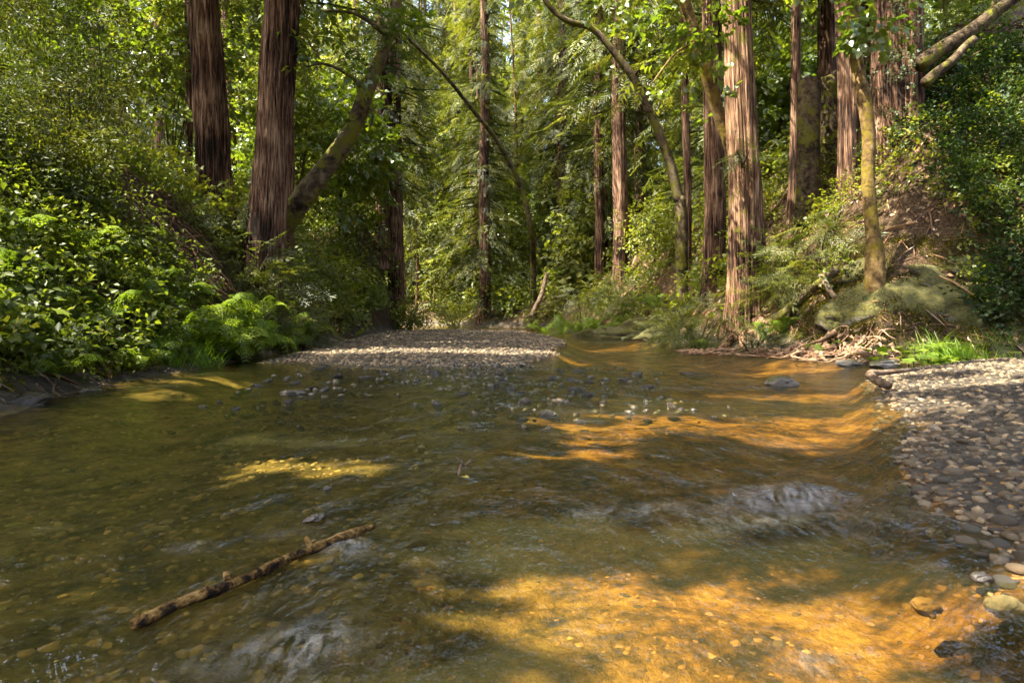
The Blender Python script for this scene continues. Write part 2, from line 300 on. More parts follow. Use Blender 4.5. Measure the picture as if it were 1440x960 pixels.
M['bedstone_olive_shade'] = rock_mat('submerged_olive_shade_stone', [(.1, (.04, .032, .012)), (.35, (.12, .095, .03)), (.6, (.22, .165, .05)), (.9, (.34, .26, .09))], wet=.9, sc_=9)  # shade-toned olive version of the amber bed stones
def ground_material():
    m, t, N, L, out = nmat('forest_floor')
    ge = N('NewGeometry'); sp = N('SeparateXYZ'); L(ge.outputs['Position'], sp.inputs[0])
    n1 = N('TexNoise', Scale=2.3, Detail=9.0, Roughness=.7); n2 = N('TexNoise', Scale=.45, Detail=5.0, Roughness=.6); n3 = N('TexNoise', Scale=22.0, Detail=6.0, Roughness=.7)
    for n in (n1, n2, n3): L(ge.outputs['Position'], n.inputs['Vector'])
    soil = ramp(N, [(.35, (.016, .011, .007)), (.5, (.06, .037, .02)), (.66, (.14, .09, .048))]); L(n1.outputs[0], soil.inputs[0])
    lit = ramp(N, [(.4, (.022, .014, .008)), (.52, (.10, .06, .03)), (.66, (.25, .175, .10))]); L(n3.outputs[0], lit.inputs[0])
    a = N('MixRGB'); a.inputs[0].default_value = .5; L(soil.outputs[0], a.inputs[1]); L(lit.outputs[0], a.inputs[2])
    moss = ramp(N, [(.35, (.035, .045, .008)), (.7, (.12, .12, .018))]); L(n3.outputs[0], moss.inputs[0])
    mf = N('MapRange'); mf.inputs[1].default_value = .5; mf.inputs[2].default_value = .6; L(n2.outputs[0], mf.inputs[0])
    b = N('MixRGB'); L(mf.outputs[0], b.inputs[0]); L(a.outputs[0], b.inputs[1]); L(moss.outputs[0], b.inputs[2])
    # wet mud and gravel just above the water, amber bed below, its shaded left painted olive
    zj = N('Math', operation='MULTIPLY_ADD'); zj.inputs[1].default_value = .25; zj.inputs[2].default_value = -.125; L(n1.outputs[0], zj.inputs[0])
    z = N('Math', operation='ADD'); L(sp.outputs[2], z.inputs[0]); L(zj.outputs[0], z.inputs[1])
    mud = ramp(N, [(.35, (.035, .029, .022)), (.55, (.11, .09, .066)), (.75, (.22, .18, .125))]); L(n1.outputs[0], mud.inputs[0])
    zm = N('MapRange'); zm.inputs[1].default_value = .22; zm.inputs[2].default_value = .42; L(z.outputs[0], zm.inputs[0])
    c = N('MixRGB'); L(zm.outputs[0], c.inputs[0]); L(mud.outputs[0], c.inputs[1]); L(b.outputs[0], c.inputs[2])
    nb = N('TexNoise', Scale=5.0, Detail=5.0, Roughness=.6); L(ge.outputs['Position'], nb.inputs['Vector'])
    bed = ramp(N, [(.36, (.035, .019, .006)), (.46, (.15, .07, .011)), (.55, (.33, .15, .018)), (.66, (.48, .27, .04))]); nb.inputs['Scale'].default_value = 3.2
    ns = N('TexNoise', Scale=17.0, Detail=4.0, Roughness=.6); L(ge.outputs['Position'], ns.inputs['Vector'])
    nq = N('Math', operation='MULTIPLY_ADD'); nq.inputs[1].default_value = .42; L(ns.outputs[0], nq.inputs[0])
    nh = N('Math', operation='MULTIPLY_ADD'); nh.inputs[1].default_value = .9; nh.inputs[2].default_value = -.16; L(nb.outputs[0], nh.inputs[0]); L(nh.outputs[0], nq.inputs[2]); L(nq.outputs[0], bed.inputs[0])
    olive_shade = ramp(N, [(.34, (.05, .042, .014)), (.45, (.16, .125, .036)), (.56, (.28, .21, .058)), (.7, (.42, .32, .10))]); L(nq.outputs[0], olive_shade.inputs[0])  # olive puts the left water's shade and green reflection into the bed colour
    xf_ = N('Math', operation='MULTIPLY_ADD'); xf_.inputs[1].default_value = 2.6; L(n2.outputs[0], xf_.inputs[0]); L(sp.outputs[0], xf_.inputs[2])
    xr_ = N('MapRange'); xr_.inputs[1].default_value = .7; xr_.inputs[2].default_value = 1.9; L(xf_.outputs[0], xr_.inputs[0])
    bm_ = N('MixRGB'); L(xr_.outputs[0], bm_.inputs[0]); L(olive_shade.outputs[0], bm_.inputs[1]); L(bed.outputs[0], bm_.inputs[2])
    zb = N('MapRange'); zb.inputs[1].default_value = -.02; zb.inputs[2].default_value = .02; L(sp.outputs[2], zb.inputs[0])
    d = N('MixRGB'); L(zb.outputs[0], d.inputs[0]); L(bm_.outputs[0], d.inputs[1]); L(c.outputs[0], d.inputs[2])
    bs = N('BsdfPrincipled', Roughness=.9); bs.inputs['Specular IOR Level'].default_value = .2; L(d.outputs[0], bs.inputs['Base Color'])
    bp = N('Bump', Strength=1.0, Distance=.12); L(n3.outputs[0], bp.inputs['Height']); L(bp.outputs[0], bs.inputs['Normal'])
    L(bs.outputs[0], out.inputs[0]); return m
M['ground'] = ground_material()

def water_material():
    m, t, N, L, out = nmat('creek_water')
    ge = N('NewGeometry'); mp = N('Mapping'); mp.inputs['Scale'].default_value = (1.5, .75, 1); mp.inputs['Rotation'].default_value = (0, 0, -.35); L(ge.outputs['Position'], mp.inputs[0])
    n1 = N('TexNoise', Scale=3.0, Detail=5.0, Roughness=.6, Distortion=.6); L(mp.outputs[0], n1.inputs['Vector'])
    n2 = N('TexNoise', Scale=13.0, Detail=3.0, Roughness=.6, Distortion=.4); L(mp.outputs[0], n2.inputs['Vector'])
    ad = N('Math', operation='MULTIPLY_ADD'); ad.inputs[1].default_value = .22; L(n2.outputs[0], ad.inputs[0]); L(n1.outputs[0], ad.inputs[2])
    bp = N('Bump', Strength=.7, Distance=.085); L(ad.outputs[0], bp.inputs['Height'])
    sx_ = N('SeparateXYZ'); L(ge.outputs['Position'], sx_.inputs[0]); sm_ = N('MapRange'); sm_.inputs[1].default_value = -3.5; sm_.inputs[2].default_value = .5; sm_.inputs[3].default_value = .3; sm_.inputs[4].default_value = .85; L(sx_.outputs[0], sm_.inputs[0]); L(sm_.outputs[0], bp.inputs['Strength'])
    bq = N('Bump', Strength=.4, Distance=.06); L(n1.outputs[0], bq.inputs['Height']); fr = N('Fresnel', IOR=1.42); L(bq.outputs[0], fr.inputs['Normal'])
    gl = N('BsdfGlossy', Roughness=.09); L(bp.outputs[0], gl.inputs['Normal'])
    tr = N('BsdfTransparent'); tr.inputs[0].default_value = (.93, .89, .68, 1)
    df = N('BsdfDiffuse'); df.inputs[0].default_value = (.13, .135, .06, 1)
    tu = N('MixShader'); tu.inputs[0].default_value = .06; L(tr.outputs[0], tu.inputs[1]); L(df.outputs[0], tu.inputs[2])
    mx = N('MixShader'); L(fr.outputs[0], mx.inputs[0]); L(tu.outputs[0], mx.inputs[1]); L(gl.outputs[0], mx.inputs[2])
    fa = N('Attribute', attribute_name='foam')
    mp2 = N('Mapping'); mp2.inputs['Scale'].default_value = (20, 7, 1); mp2.inputs['Rotation'].default_value = (0, 0, -.45); L(ge.outputs['Position'], mp2.inputs[0])
    n3 = N('TexNoise', Scale=1.0, Detail=6.0, Roughness=.75, Distortion=.8); L(mp2.outputs[0], n3.inputs['Vector'])
    mr = N('MapRange'); mr.inputs[1].default_value = .42; mr.inputs[2].default_value = .75; L(n3.outputs[0], mr.inputs[0])
    fs_ = N('Math', operation='MULTIPLY'); fs_.inputs[1].default_value = .6; L(fa.outputs['Fac'], fs_.inputs[0]); fm = N('Math', operation='MULTIPLY'); L(fs_.outputs[0], fm.inputs[0]); L(mr.outputs[0], fm.inputs[1])
    fo = N('BsdfDiffuse'); fo.inputs[0].default_value = (.62, .62, .62, 1)
    m2 = N('MixShader'); L(fm.outputs[0], m2.inputs[0]); L(mx.outputs[0], m2.inputs[1]); L(fo.outputs[0], m2.inputs[2])
    L(m2.outputs[0], out.inputs[0]); return m
M['water'] = water_material()

# ------------------------------------------------------------------ the setting: ground and water
def axis(segs):
    a = [np.arange(s, e, st) for s, e, st in segs]; return np.concatenate(a+[[segs[-1][1]]])
gx = axis([(-90, -30, 4), (-30, -12, .9), (-12, -7, .3), (-7, 9, .13), (9, 14, .3), (14, 30, .9), (30, 90.1, 4)])
gy = axis([(-14, 0, .6), (0, 14, .14), (14, 22, .2), (22, 45, .4), (45, 80, 1.5), (80, 150.1, 5)])
X, Y = np.meshgrid(gx, gy); Z = Hgt(X, Y)
def grid_mesh(name, X, Y, Z, attrs=None):
    ny, nx = X.shape; i = (np.arange(ny-1)[:, None]*nx+np.arange(nx-1)[None]).ravel()
    q = np.stack([i, i+1, i+nx+1, i+nx], 1)
    return mk_mesh(name, np.stack([X.ravel(), Y.ravel(), Z.ravel()], 1), q.ravel(), np.arange(len(q))*4, None, True, attrs)
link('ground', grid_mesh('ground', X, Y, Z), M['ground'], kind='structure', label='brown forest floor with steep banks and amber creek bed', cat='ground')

HUMP = P(1110, 690, 3.43)[:2]; LOGA, LOGB = P(186, 884, 1.937)[:2], P(535, 738, 2.88)[:2]
wx = axis([(-26, -6, .8), (-6, -3.5, .12), (-3.5, 3, .045), (3, 7, .12), (7, 18.1, .8)])
wy = axis([(-8, 0, .5), (0, 1.2, .1), (1.2, 5, .045), (5, 12, .08), (12, 48.1, .4)])
X, Y = np.meshgrid(wx, wy)
fl = Y*.9+X*.25
Zw = .006*fbm(X*1.1, Y*1.5, 0, 3, 31)+.004*fbm(X*4, Y*3, 0, 2, 33)*sstep(12, 6, Y)
amp = sstep(11, 3, Y)*sstep(-3.5, -.5, X)
Zw = Zw+.007*amp*np.sin(fl*9+2.2*fbm(X*.8, Y*.8, 0, 2, 36))*(.5+.5*fbm(X*.6, Y*.6, 0, 2, 37))
dx, dy = X-HUMP[0], Y-HUMP[1]
hump = .055*np.exp(-(dx/.24)**2-(dy/.13)**2)-.03*np.exp(-(dx/.26)**2-((dy+.24)/.12)**2)+.022*np.exp(-(dx/.5)**2-((dy+.5)/.15)**2)
foam = .55*np.exp(-(dx/.27)**2-((dy+.12)/.11)**2)+.4*np.exp(-((dx+.25)/.22)**2-((dy+.22)/.16)**2)+.28*np.exp(-((dx+.05)/.5)**2-((dy+.45)/.2)**2)
def blob(px, py, rx, ry, a):
    p = P(px, py, CAM_H*F/(py-HZ)); return a*np.exp(-((X-p[0])/rx)**2-((Y-p[1])/ry)**2)
foam = foam+blob(430, 900, .12, .12, .55)+blob(350, 930, .18, .08, .25)+blob(490, 772, .06, .09, .9)+blob(270, 770, .08, .05, .4)+blob(400, 750, .10, .05, .3)
foam = foam+blob(1110, 625, .25, .2, .22)+blob(900, 715, .25, .10, .3)+blob(820, 720, .2, .05, .15)+blob(1290, 680, .1, .06, .6)+blob(1060, 545, .2, .15, .4)
foam = foam+blob(1400, 860, .12, .05, .4)+blob(1140, 930, .06, .05, .2)+blob(940, 545, .5, .2, .22)
Zw = Zw+hump+blob(430, 895, .18, .12, .014)+blob(490, 772, .07, .08, .03)
link('water', grid_mesh('water', X, Y, Zw, {'foam': np.clip(foam, 0, 1).ravel()}), M['water'], kind='structure', label='shallow clear creek water flowing over an amber bed', cat='water')

# ------------------------------------------------------------------ leaf templates
def leaf_q(L, W, fold=.15):                     # two-triangle leaf, folded at the midrib
    return T([(0, 0, 0), (-W/2, L*.45, fold*W), (0, L, -.1*L), (W/2, L*.45, fold*W)], [[0, 2, 1], [0, 3, 2]])
def rx(a): return np.array(Matrix.Rotation(a, 4, 'X'))
def rz(a): return np.array(Matrix.Rotation(a, 4, 'Z'))
def ry(a): return np.array(Matrix.Rotation(a, 4, 'Y'))
def tr(x, y, z): return np.array(Matrix.Translation((x, y, z)))
def spray_t(seed, n=9, L=1.0, tl=.42, tw=.05, fine=0):    # flat redwood spray, +Y forward, drooping
    r = random.Random(seed); parts = []
    for i in range(n):
        t = (i+.5)/n; y = t*L; z = -.22*t*t*L
        for sgn in (-1, 1):
            l = tl*(1-.6*t)*r.uniform(.6, 1.15); a = sgn*r.uniform(.65, 1.1)
            base = tr(0, y, z)@rz(-a)@rx(r.uniform(-.45, .05))
            if fine:
                for q in range(fine):
                    u = (q+.6)/fine
                    for s2 in (-1, 1):
                        parts.append(leaf_q(l*.30*(1-.4*u), tw*.55).xf(base@tr(0, u*l*.85, -.12*u*u*l)@rz(-s2*r.uniform(.6, 1.0))))
            else: parts.append(leaf_q(l, tw*r.uniform(.8, 1.4)).xf(base))
    parts.append(leaf_q(L*.3, tw).xf(tr(0, L*.85, -.17*L)))
    return T.join(parts)
SPR = [spray_t(i) for i in range(4)]
SPRW = [spray_t(30+i, 5, 1.0, .46, .085) for i in range(3)]
SPRF = [spray_t(20+i, 8, 1.0, .40, .055, 3) for i in range(3)]
def clump_t(seed, n=12, L=.10, W=.055, R_=.32, flat=.5):
    r = random.Random(seed); parts = []
    for i in range(n):
        t = r.uniform(.1, 1); a = r.uniform(0, 6.28); rad = R_*.5*r.uniform(.2, 1)
        parts.append(leaf_q(L*r.uniform(.7, 1.25), W*r.uniform(.8, 1.2)).xf(tr(math.cos(a)*rad, t*R_*1.4, math.sin(a)*rad*flat)@rz(r.uniform(-1.6, 1.6))@rx(r.uniform(-.8, .4))@ry(r.uniform(-.7, .7))))
    return T.join(parts)
CL_BAY = [clump_t(40+i, 14, .12, .035, .34, .7) for i in range(4)]
CL_MAP = [clump_t(50+i, 10, .15, .13, .40, .35) for i in range(4)]
CL_BUSH = [clump_t(60+i, 12, .10, .06, .34, .8) for i in range(4)]
CL_BIG = [clump_t(70+i, 12, .22, .18, .42, .7) for i in range(3)]
def rand_dir(n, zmin=-1, zmax=1):
    z = R.uniform(zmin, zmax, n); a = R.uniform(0, 2*np.pi, n); q = np.sqrt(1-z*z)
    return np.stack([q*np.cos(a), q*np.sin(a), z], 1)
UP = np.array([0, 0, 1.])
def scatter(acc, tmpls, pos, d, scale, var, roll=.5):
    n = len(pos); k = R.integers(0, len(tmpls), n); up = UP+R.normal(0, .12, (n, 3))
    A = frames(d, up, R.normal(0, roll, n))*np.asarray(scale)[:, None, None]
    for i, t in enumerate(tmpls): s = k == i; acc.add(t, A[s], pos[s], np.asarray(var)[s])

M['moss'] = leaf_mat('moss', GRN((.025, .028, .003), (.085, .08, .006), (.2, .165, .012)), .2, (1, 1, 1), .0)
CL_MOSS = [clump_t(95+i, 7, .06, .036, .16, .6) for i in range(3)]
# chosen sun patches at water level; crown clumps on their sun rays are left out
LIT = [(.55, 2.2, .95, .6), (.95, 2.68, .85, .33), (.15, 1.65, .6, .28), (2.0, 6.2, 2.0, .7), (.35, 5.15, .75, .16), (-1.7, 4.6, .5, .14), (-2.0, 14.6, 3.6, .75), (-.6, 18.2, 1.6, .45), (6.6, 8.2, 2.2, 1.5),
       (4, 20, 2, 1.6), (5.6, 12.3, 1.6, .7), (3.4, 8.8, 1.0, .25), (-5.5, 12.9, 1.1, 1.7), (-5.3, 15.5, .8, .8), (-5.6, 9.4, 1.6, 1.5), (7.6, 11.6, .9, .5), (5.9, 16.5, .5, .4)]
def lit(pos):
    k = pos[:, 2]/LS[2]; u, v = pos[:, 0]-LS[0]*k, pos[:, 1]-LS[1]*k
    wob = 1+.8*fbm(u*1.7, v*2.4, 0, 3, 71)
    m = np.zeros(len(u), bool)
    for cx, cy_, a, b in LIT: m |= ((u-cx)/(a+.3))**2+((v-cy_)/(b+.3))**2 < wob
    sd = poly_sd(CREEK, u, v); f = fbm(u*.85, v*.85, 0, 2, 73)
    m |= (sd < -.25) & (u < 0) & (f > -.3)
    m |= (sd < -.25) & (u > 0) & (f > .12)
    return m

# ------------------------------------------------------------------ tree builders
def redwood_crown(name, h0, H, n, Lmax, fine=False, keep=None, off=None, seed=0, spr_len=.85, dens=5, elev=(-.55, .05)):
    acc = Acc(); z = h0+(H-h0)*R.random(n)**1.15; f = (z-h0)/(H-h0)
    Lb = Lmax*(1-.75*f**1.4)*R.uniform(.55, 1.1, n); az = R.uniform(0, 2*np.pi, n); el = R.uniform(*elev, n)
    dirs = np.stack([np.cos(az)*np.cos(el), np.sin(az)*np.cos(el), np.sin(el)], 1)
    base = np.stack([np.zeros(n), np.zeros(n), z], 1)
    if off is not None: base = base+off(z)
    tw = leaf_q(1, .035)
    tipdrop = R.uniform(.1, .35, n)
    for s in range(dens):
        t = (s+R.uniform(.3, 1, n))/dens
        p = base+dirs*(Lb*t)[:, None]; p[:, 2] -= tipdrop*Lb*t*t
        d = dirs+R.normal(0, .45, (n, 3)); d[:, 2] -= .35
        v = np.clip(.5+.25*R.normal(size=n)*.6+.2*fbm(p[:, 0]*.5+seed, p[:, 1]*.5, p[:, 2]*.5, 2, 80), 0, 1)
        ok = np.ones(n, bool) if keep is None else ~keep(p)
        scatter(acc, SPRF if fine else SPR, p[ok], d[ok], (spr_len*R.uniform(.6, 1.25, n))[ok], v[ok], .4)
    A = frames(dirs, np.tile(UP, (n, 1)))*np.stack([np.ones(n)*1.6, Lb, np.ones(n)*1.6], 1)[:, None, :]
    ok = np.ones(n, bool) if keep is None else ~keep(base+dirs*(Lb*.6)[:, None])
    acc.add(tw, A[ok], base[ok], np.full(ok.sum(), .02))
    return acc.mesh(name)
def blob_crown(name, blobs, tm, scale=(.8, 1.3), keep=None, gap=.0, seed=0, zflat=.5):
    acc = Acc()
    for (c, r, n) in blobs:
        c, r = np.array(c, float), np.array(r, float)
        d = rand_dir(n); rad = R.random(n)**.45; p = c+d*rad[:, None]*r
        g = fbm(p[:, 0]*.9+seed, p[:, 1]*.9, p[:, 2]*.9, 2, 90+seed)
        ok = g > np.quantile(g, .25) if gap and n > 4 else np.ones(n, bool)
        d2 = d+R.normal(0, .5, (n, 3)); d2[:, 2] = d2[:, 2]*zflat-.15
        if keep is not None: ok &= ~keep(p+.35*d2/np.linalg.norm(d2, axis=1, keepdims=True))
        v = np.clip(.5+.3*g+R.normal(0, .14, n), 0, 1)
        scatter(acc, tm, p[ok], d2[ok], R.uniform(*scale, n)[ok], v[ok], .5)
    return acc.mesh(name)
def trunk_pts(base, top, r0, r1, n=9, flare=.35, wob=.05, fs=2.2):
    b, t = np.array(base, float), np.array(top, float); H = np.linalg.norm(t-b); out = []
    for s in np.concatenate([np.linspace(0, .12, 9)[:-1], np.linspace(.12, 1, n)]):
        c = b+(t-b)*s; r = r0+(r1-r0)*s; h = s*H; r = r*(1+flare*math.exp(-h/(r0*fs)))
        out.append((c[0]+wob*math.sin(h*.5+b[0]), c[1], c[2], r))
    return out
def redwood(px0, py0, px1, py1, d, wpx, label, H=34, crown=None, bark='redwood_bark', group=None, sides=84, flare=.35, drop=.5, keep=None, per=5, name='redwood_tree', taper=.45, fs=2.2):
    """trunk through two pixels of the photo at distance d, continued to its real height"""
    a, b = P(px0, py0, d), P(px1, py1, d); k = (H-a[2])/(b[2]-a[2]); lean = np.clip((b-a)[:2]/(b-a)[2], -.12, .12)
    top = np.array([a[0]+lean[0]*(H-a[2]), a[1], H]); base = a.copy(); base[:2] -= lean*drop; 
    base[2] = min(a[2], G(base[0], base[1]))-drop*.6
    r0 = wpx/F*d/2
    root = link(name, None, loc=tuple(base), label=label, cat='tree', group=group)
    rel = top-base; pts = trunk_pts((0, 0, 0), rel, r0, r0*taper, 10, flare, .05, fs)
    link('trunk', tube_mesh('trunk', pts, sides=sides, per=per, rough=.05, flute=.15 if r0 > .2 else .05, nf=13, seed=int(px0) % 97), M[bark], root)
    if crown:
        off = lambda z: np.stack([rel[0]*z/rel[2], np.zeros_like(z), np.zeros_like(z)], 1)
        kp = (lambda p: keep(p+base)) if keep else None
        me = crown if not isinstance(crown, dict) else redwood_crown('crown', off=off, H=rel[2], keep=kp, seed=int(px0), **crown)
        link('crown', me, M['redwood_leaf'], root)
    return root
def hardwood(pts_px, label, bark, leaf, tm, blobs=None, sides=16, name='leaning_tree', limbs=(), group=None, rough=.10, keep=None, scale=(.8, 1.3)):
    """pts_px rows px, py, d, width px"""
    W_ = np.array([[*P(a, b, d), wv/F*d/2] for a, b, d, wv in pts_px]); base = W_[0, :3].copy()
    gz = G(base[0], base[1])
    if gz < base[2]-.05:                                   # carry the stem down to the ground
        W_ = np.vstack([[base[0]-.1*(W_[1, 0]-W_[0, 0]), base[1], gz-.25, W_[0, 3]*1.25], W_]); base = W_[0, :3].copy()
    W_[:, :3] -= base
    root = link(name, None, loc=tuple(base), label=label, cat='tree', group=group)
    link('trunk', tube_mesh('trunk', W_, sides=sides, per=8, rough=rough, seed=int(pts_px[0][0]) % 91), M[bark], root)
    for lp in limbs:
        Lp = np.array([[*(P(a, b, d)-base), wv/F*d/2] for a, b, d, wv in lp]); link('limb', tube_mesh('limb', Lp, sides=8, per=6, rough=.08), M[bark], root)
    if blobs:
        bb = [(P(a, b, d)-base, r, n) for a, b, d, r, n in blobs]
        link('crown', blob_crown('crown', bb, tm, scale, keep=(lambda p: keep(p+base)) if keep else None, seed=int(pts_px[0][0]) % 13, gap=.3), M[leaf], root)
    return root

# shared crowns of the stand behind
C_LOW = [redwood_crown('low_crown', 1.0, 26, 240, 3.6, seed=i, spr_len=1.0, dens=6) for i in range(3)]
C_MID = [redwood_crown('mid_crown', 4.0, 30, 200, 3.4, seed=10+i, spr_len=1.0, dens=5) for i in range(3)]
C_HI = [redwood_crown('high_crown', 8.0, 34, 170, 3.6, seed=20+i, spr_len=1.1, dens=5) for i in range(2)]

for me in C_LOW+C_MID+C_HI: me.materials.append(M['redwood_leaf'])

# near and middle redwoods (pixel of base, pixel higher on the trunk, distance, width)
redwood(303, 312, 284, 0, 17, 42, 'thick redwood trunk with a pale weathered strip, on the fern bank', crown=dict(h0=9, n=110, Lmax=4.2), keep=lit)
redwood(365, 335, 394, 0, 16, 48, 'broad dark redwood trunk leaning right behind the mossy leaning tree', crown=dict(h0=9, n=110, Lmax=4.2), keep=lit, bark='redwood_bark')
redwood(404, 300, 406, 0, 20, 14, 'slim redwood half hidden behind the broad dark redwood', crown=C_HI[0])
redwood(264, 200, 264, 0, 22, 10, 'slim pale redwood peeping out beside the thick weathered redwood', crown=C_HI[1], sides=24)
redwood(324, 210, 321, 0, 28, 15, 'redwood standing between the two thick fern bank redwoods', crown=C_HI[0], sides=32)
redwood(536, 338, 540, 0, 33.5, 20, 'darker stem of the twin redwoods on the bare earth mound', crown=C_MID[0], sides=32)
redwood(556, 338, 556, 0, 34, 20, 'paler stem of the twin redwoods on the bare earth mound', crown=C_HI[1], sides=32)
redwood(500, 290, 500, 0, 38, 11, 'slender redwood behind the leaning mossy tree', crown=C_MID[1], sides=24)
redwood(681, 455, 682, 0, 41.5, 15, 'straight redwood at the creek bend with an ivy covered foot', crown=C_MID[2], sides=32, flare=.8)
redwood(872, 300, 871, 0, 32, 20, 'tall sunlit redwood behind the curved bare tree', crown=C_HI[0], sides=32)
redwood(898, 300, 899, 0, 35, 13, 'thin sunlit redwood next to the tall sunlit redwood', crown=C_MID[0], sides=24)
redwood(842, 320, 842, 0, 36, 13, 'dark redwood just behind the tall sunlit redwood', crown=C_HI[1], sides=24)
redwood(966, 300, 963, 0, 25, 11, 'thin dark redwood beyond the curved bare tree', crown=C_HI[0], sides=24)
redwood(1004, 300, 1002, 0, 20, 27, 'dark redwood trunk close behind the flared creekside redwood', crown=C_HI[1], sides=40)
redwood(1050, 425, 1037, 0, 16.8, 40, 'sunlit redwood with flared mossy foot at the creek edge', crown=dict(h0=10, n=90, Lmax=4.0), bark='redwood_bark_moss', sides=96, flare=.8, fs=3.6, drop=.9, keep=lit)
redwood(1112, 270, 1119, 0, 18, 14, 'thin pale redwood bristling with dead twigs beside the stump', crown=C_HI[0], sides=24)
redwood(1160, 150, 1163, 0, 20, 28, 'pale sunlit redwood rising behind the broken stump', crown=C_HI[1], sides=40)
redwood(1196, 215, 1188, 0, 17, 29, 'dark redwood trunk beside the yellow mossy tree', crown=C_HI[0], sides=40)
redwood(1258, 225, 1254, 0, 16.5, 56, 'ivy hung thick redwood at the top of the steep bank', crown=C_HI[1], sides=48)
redwood(1282, 225, 1281, 0, 16, 26, 'narrow redwood joined to the ivy hung thick redwood', crown=C_HI[0], sides=40)
redwood(790, 330, 790, 0, 44, 13, 'distant redwood left of the sky gap stand', crown=C_MID[1], sides=20, name='redwood_tree') ['label'] = 'distant redwood trunk showing in the open sky gap'
redwood(760, 330, 759, 0, 52, 11, 'grey distant redwood at the edge of the sky gap', crown=C_HI[0], sides=20)
redwood(628, 330, 630, 0, 55, 12, 'far redwood closing the gap beside the twin redwoods', crown=C_LOW[0], sides=20)
redwood(668, 330, 668, 0, 60, 11, 'far redwood just behind the creek bend redwood', crown=C_LOW[1], sides=20)
redwood(1230, 220, 1226, 0, 18.5, 34, 'dark redwood squeezed between the yellow mossy tree and the ivy', crown=C_HI[1], sides=48)
# hardwoods
hardwood([(372, 352, 17.4, 36), (400, 315, 17.2, 33), (434, 268, 17, 29), (468, 222, 17, 26), (495, 182, 17, 24), (515, 132, 17, 21), (537, 75, 17.2, 18), (552, 30, 17.4, 16), (566, -60, 17.6, 16), (600, -220, 18, 11), (620, -420, 18, 6)],
  'dark mossy trunk leaning out from the fern bank with bright leaves', 'bark', 'maple_leaf', CL_MAP,
  [(480, 95, 16.6, (1.1, .8, 1.0), 120), (440, 25, 17, (1.3, 1, .7), 80), (500, 170, 16.8, (.6, .5, .4), 30), (520, 20, 16.6, (.9, .8, .6), 60), (600, -250, 18, (3, 3, 2), 250), (500, -200, 18, (2.5, 2, 1.5), 150)],
  limbs=[[(517, 130, 17, 9), (490, 105, 16.8, 6), (455, 90, 16.6, 4), (430, 95, 16.5, 2)], [(545, 50, 17.2, 8), (500, 20, 17, 5), (450, 15, 16.8, 3)], [(512, 140, 17, 6), (524, 160, 16.9, 4), (520, 180, 16.8, 2)]], keep=lit)
hardwood([(750, 372, 38.0, 8.0), (748, 330, 35.94, 7.5), (732, 262, 35.46, 6.9), (700, 200, 34.5, 6.3), (665, 155, 33.45, 5.8), (622, 102, 32.16, 5.2), (580, 60, 30.9, 4.6), (540, 20, 29.7, 3.4), (480, -20, 27.9, 2.3)],
  'thin bare stem arching in a long bow over the creek', 'bark', None, None, sides=8, name='arching_sapling', rough=.04)
hardwood([(958, 300, 22, 16), (953, 275, 22, 15), (940, 222, 22, 14), (915, 160, 22, 12), (892, 112, 22, 11), (862, 72, 22, 10), (832, 40, 22, 9), (795, 28, 22, 8), (768, 2, 22, 7), (745, -50, 22, 5)],
  'dark crooked bare tree bending over towards the creek', 'bark', 'maple_leaf', CL_MAP, [(905, 90, 21, (1.2, .8, .9), 60), (745, -60, 22, (2, 1.5, 1.2), 120)], limbs=[[(890, 108, 22, 5), (915, 85, 21.5, 3), (940, 80, 21, 2)]], sides=12, name='crooked_tree', keep=lit)
hardwood([(1050, 330, 17.8, 20), (1042, 265, 17.8, 20), (1030, 215, 17.7, 19), (1012, 165, 17.6, 18), (995, 110, 17.4, 17), (980, 60, 17.2, 16), (962, 0, 17, 15), (940, -90, 16.5, 11), (900, -260, 15, 6)],
  'smooth tan trunk slanting out behind the flared creekside redwood', 'alder_bark', 'maple_leaf', CL_MAP,
  [(960, 70, 14.6, (1.0, .8, .7), 110), (920, 130, 14.6, (.8, .7, .5), 60), (990, 20, 14.6, (.9, .7, .5), 70), (880, -60, 15, (2.2, 2, 1.2), 160), (1000, 150, 14.8, (.4, .4, .3), 14)], limbs=[[(980, 60, 15.5, 5), (950, 75, 15, 3), (915, 120, 14.7, 2)]], sides=16, name='slanting_tree', keep=lit)
hardwood([(1230, 352, 13.2, 24), (1227, 325, 13.2, 19), (1221, 250, 13.3, 18), (1222, 195, 13.3, 18), (1216, 145, 13.3, 18), (1204, 85, 13.4, 18), (1200, 20, 13.4, 17), (1196, -60, 13.4, 15), (1210, -260, 13.2, 9)],
  'slim kinked tree with yellow moss bark on the right bank', 'alder_bark', 'maple_leaf', CL_MAP, [(1215, 5, 12.6, (.6, .5, .3), 30), (1230, -90, 13, (1.5, 1.5, .8), 90), (1235, 30, 12.6, (.45, .4, .25), 18)], sides=18, name='yellow_mossy_tree', keep=lit)

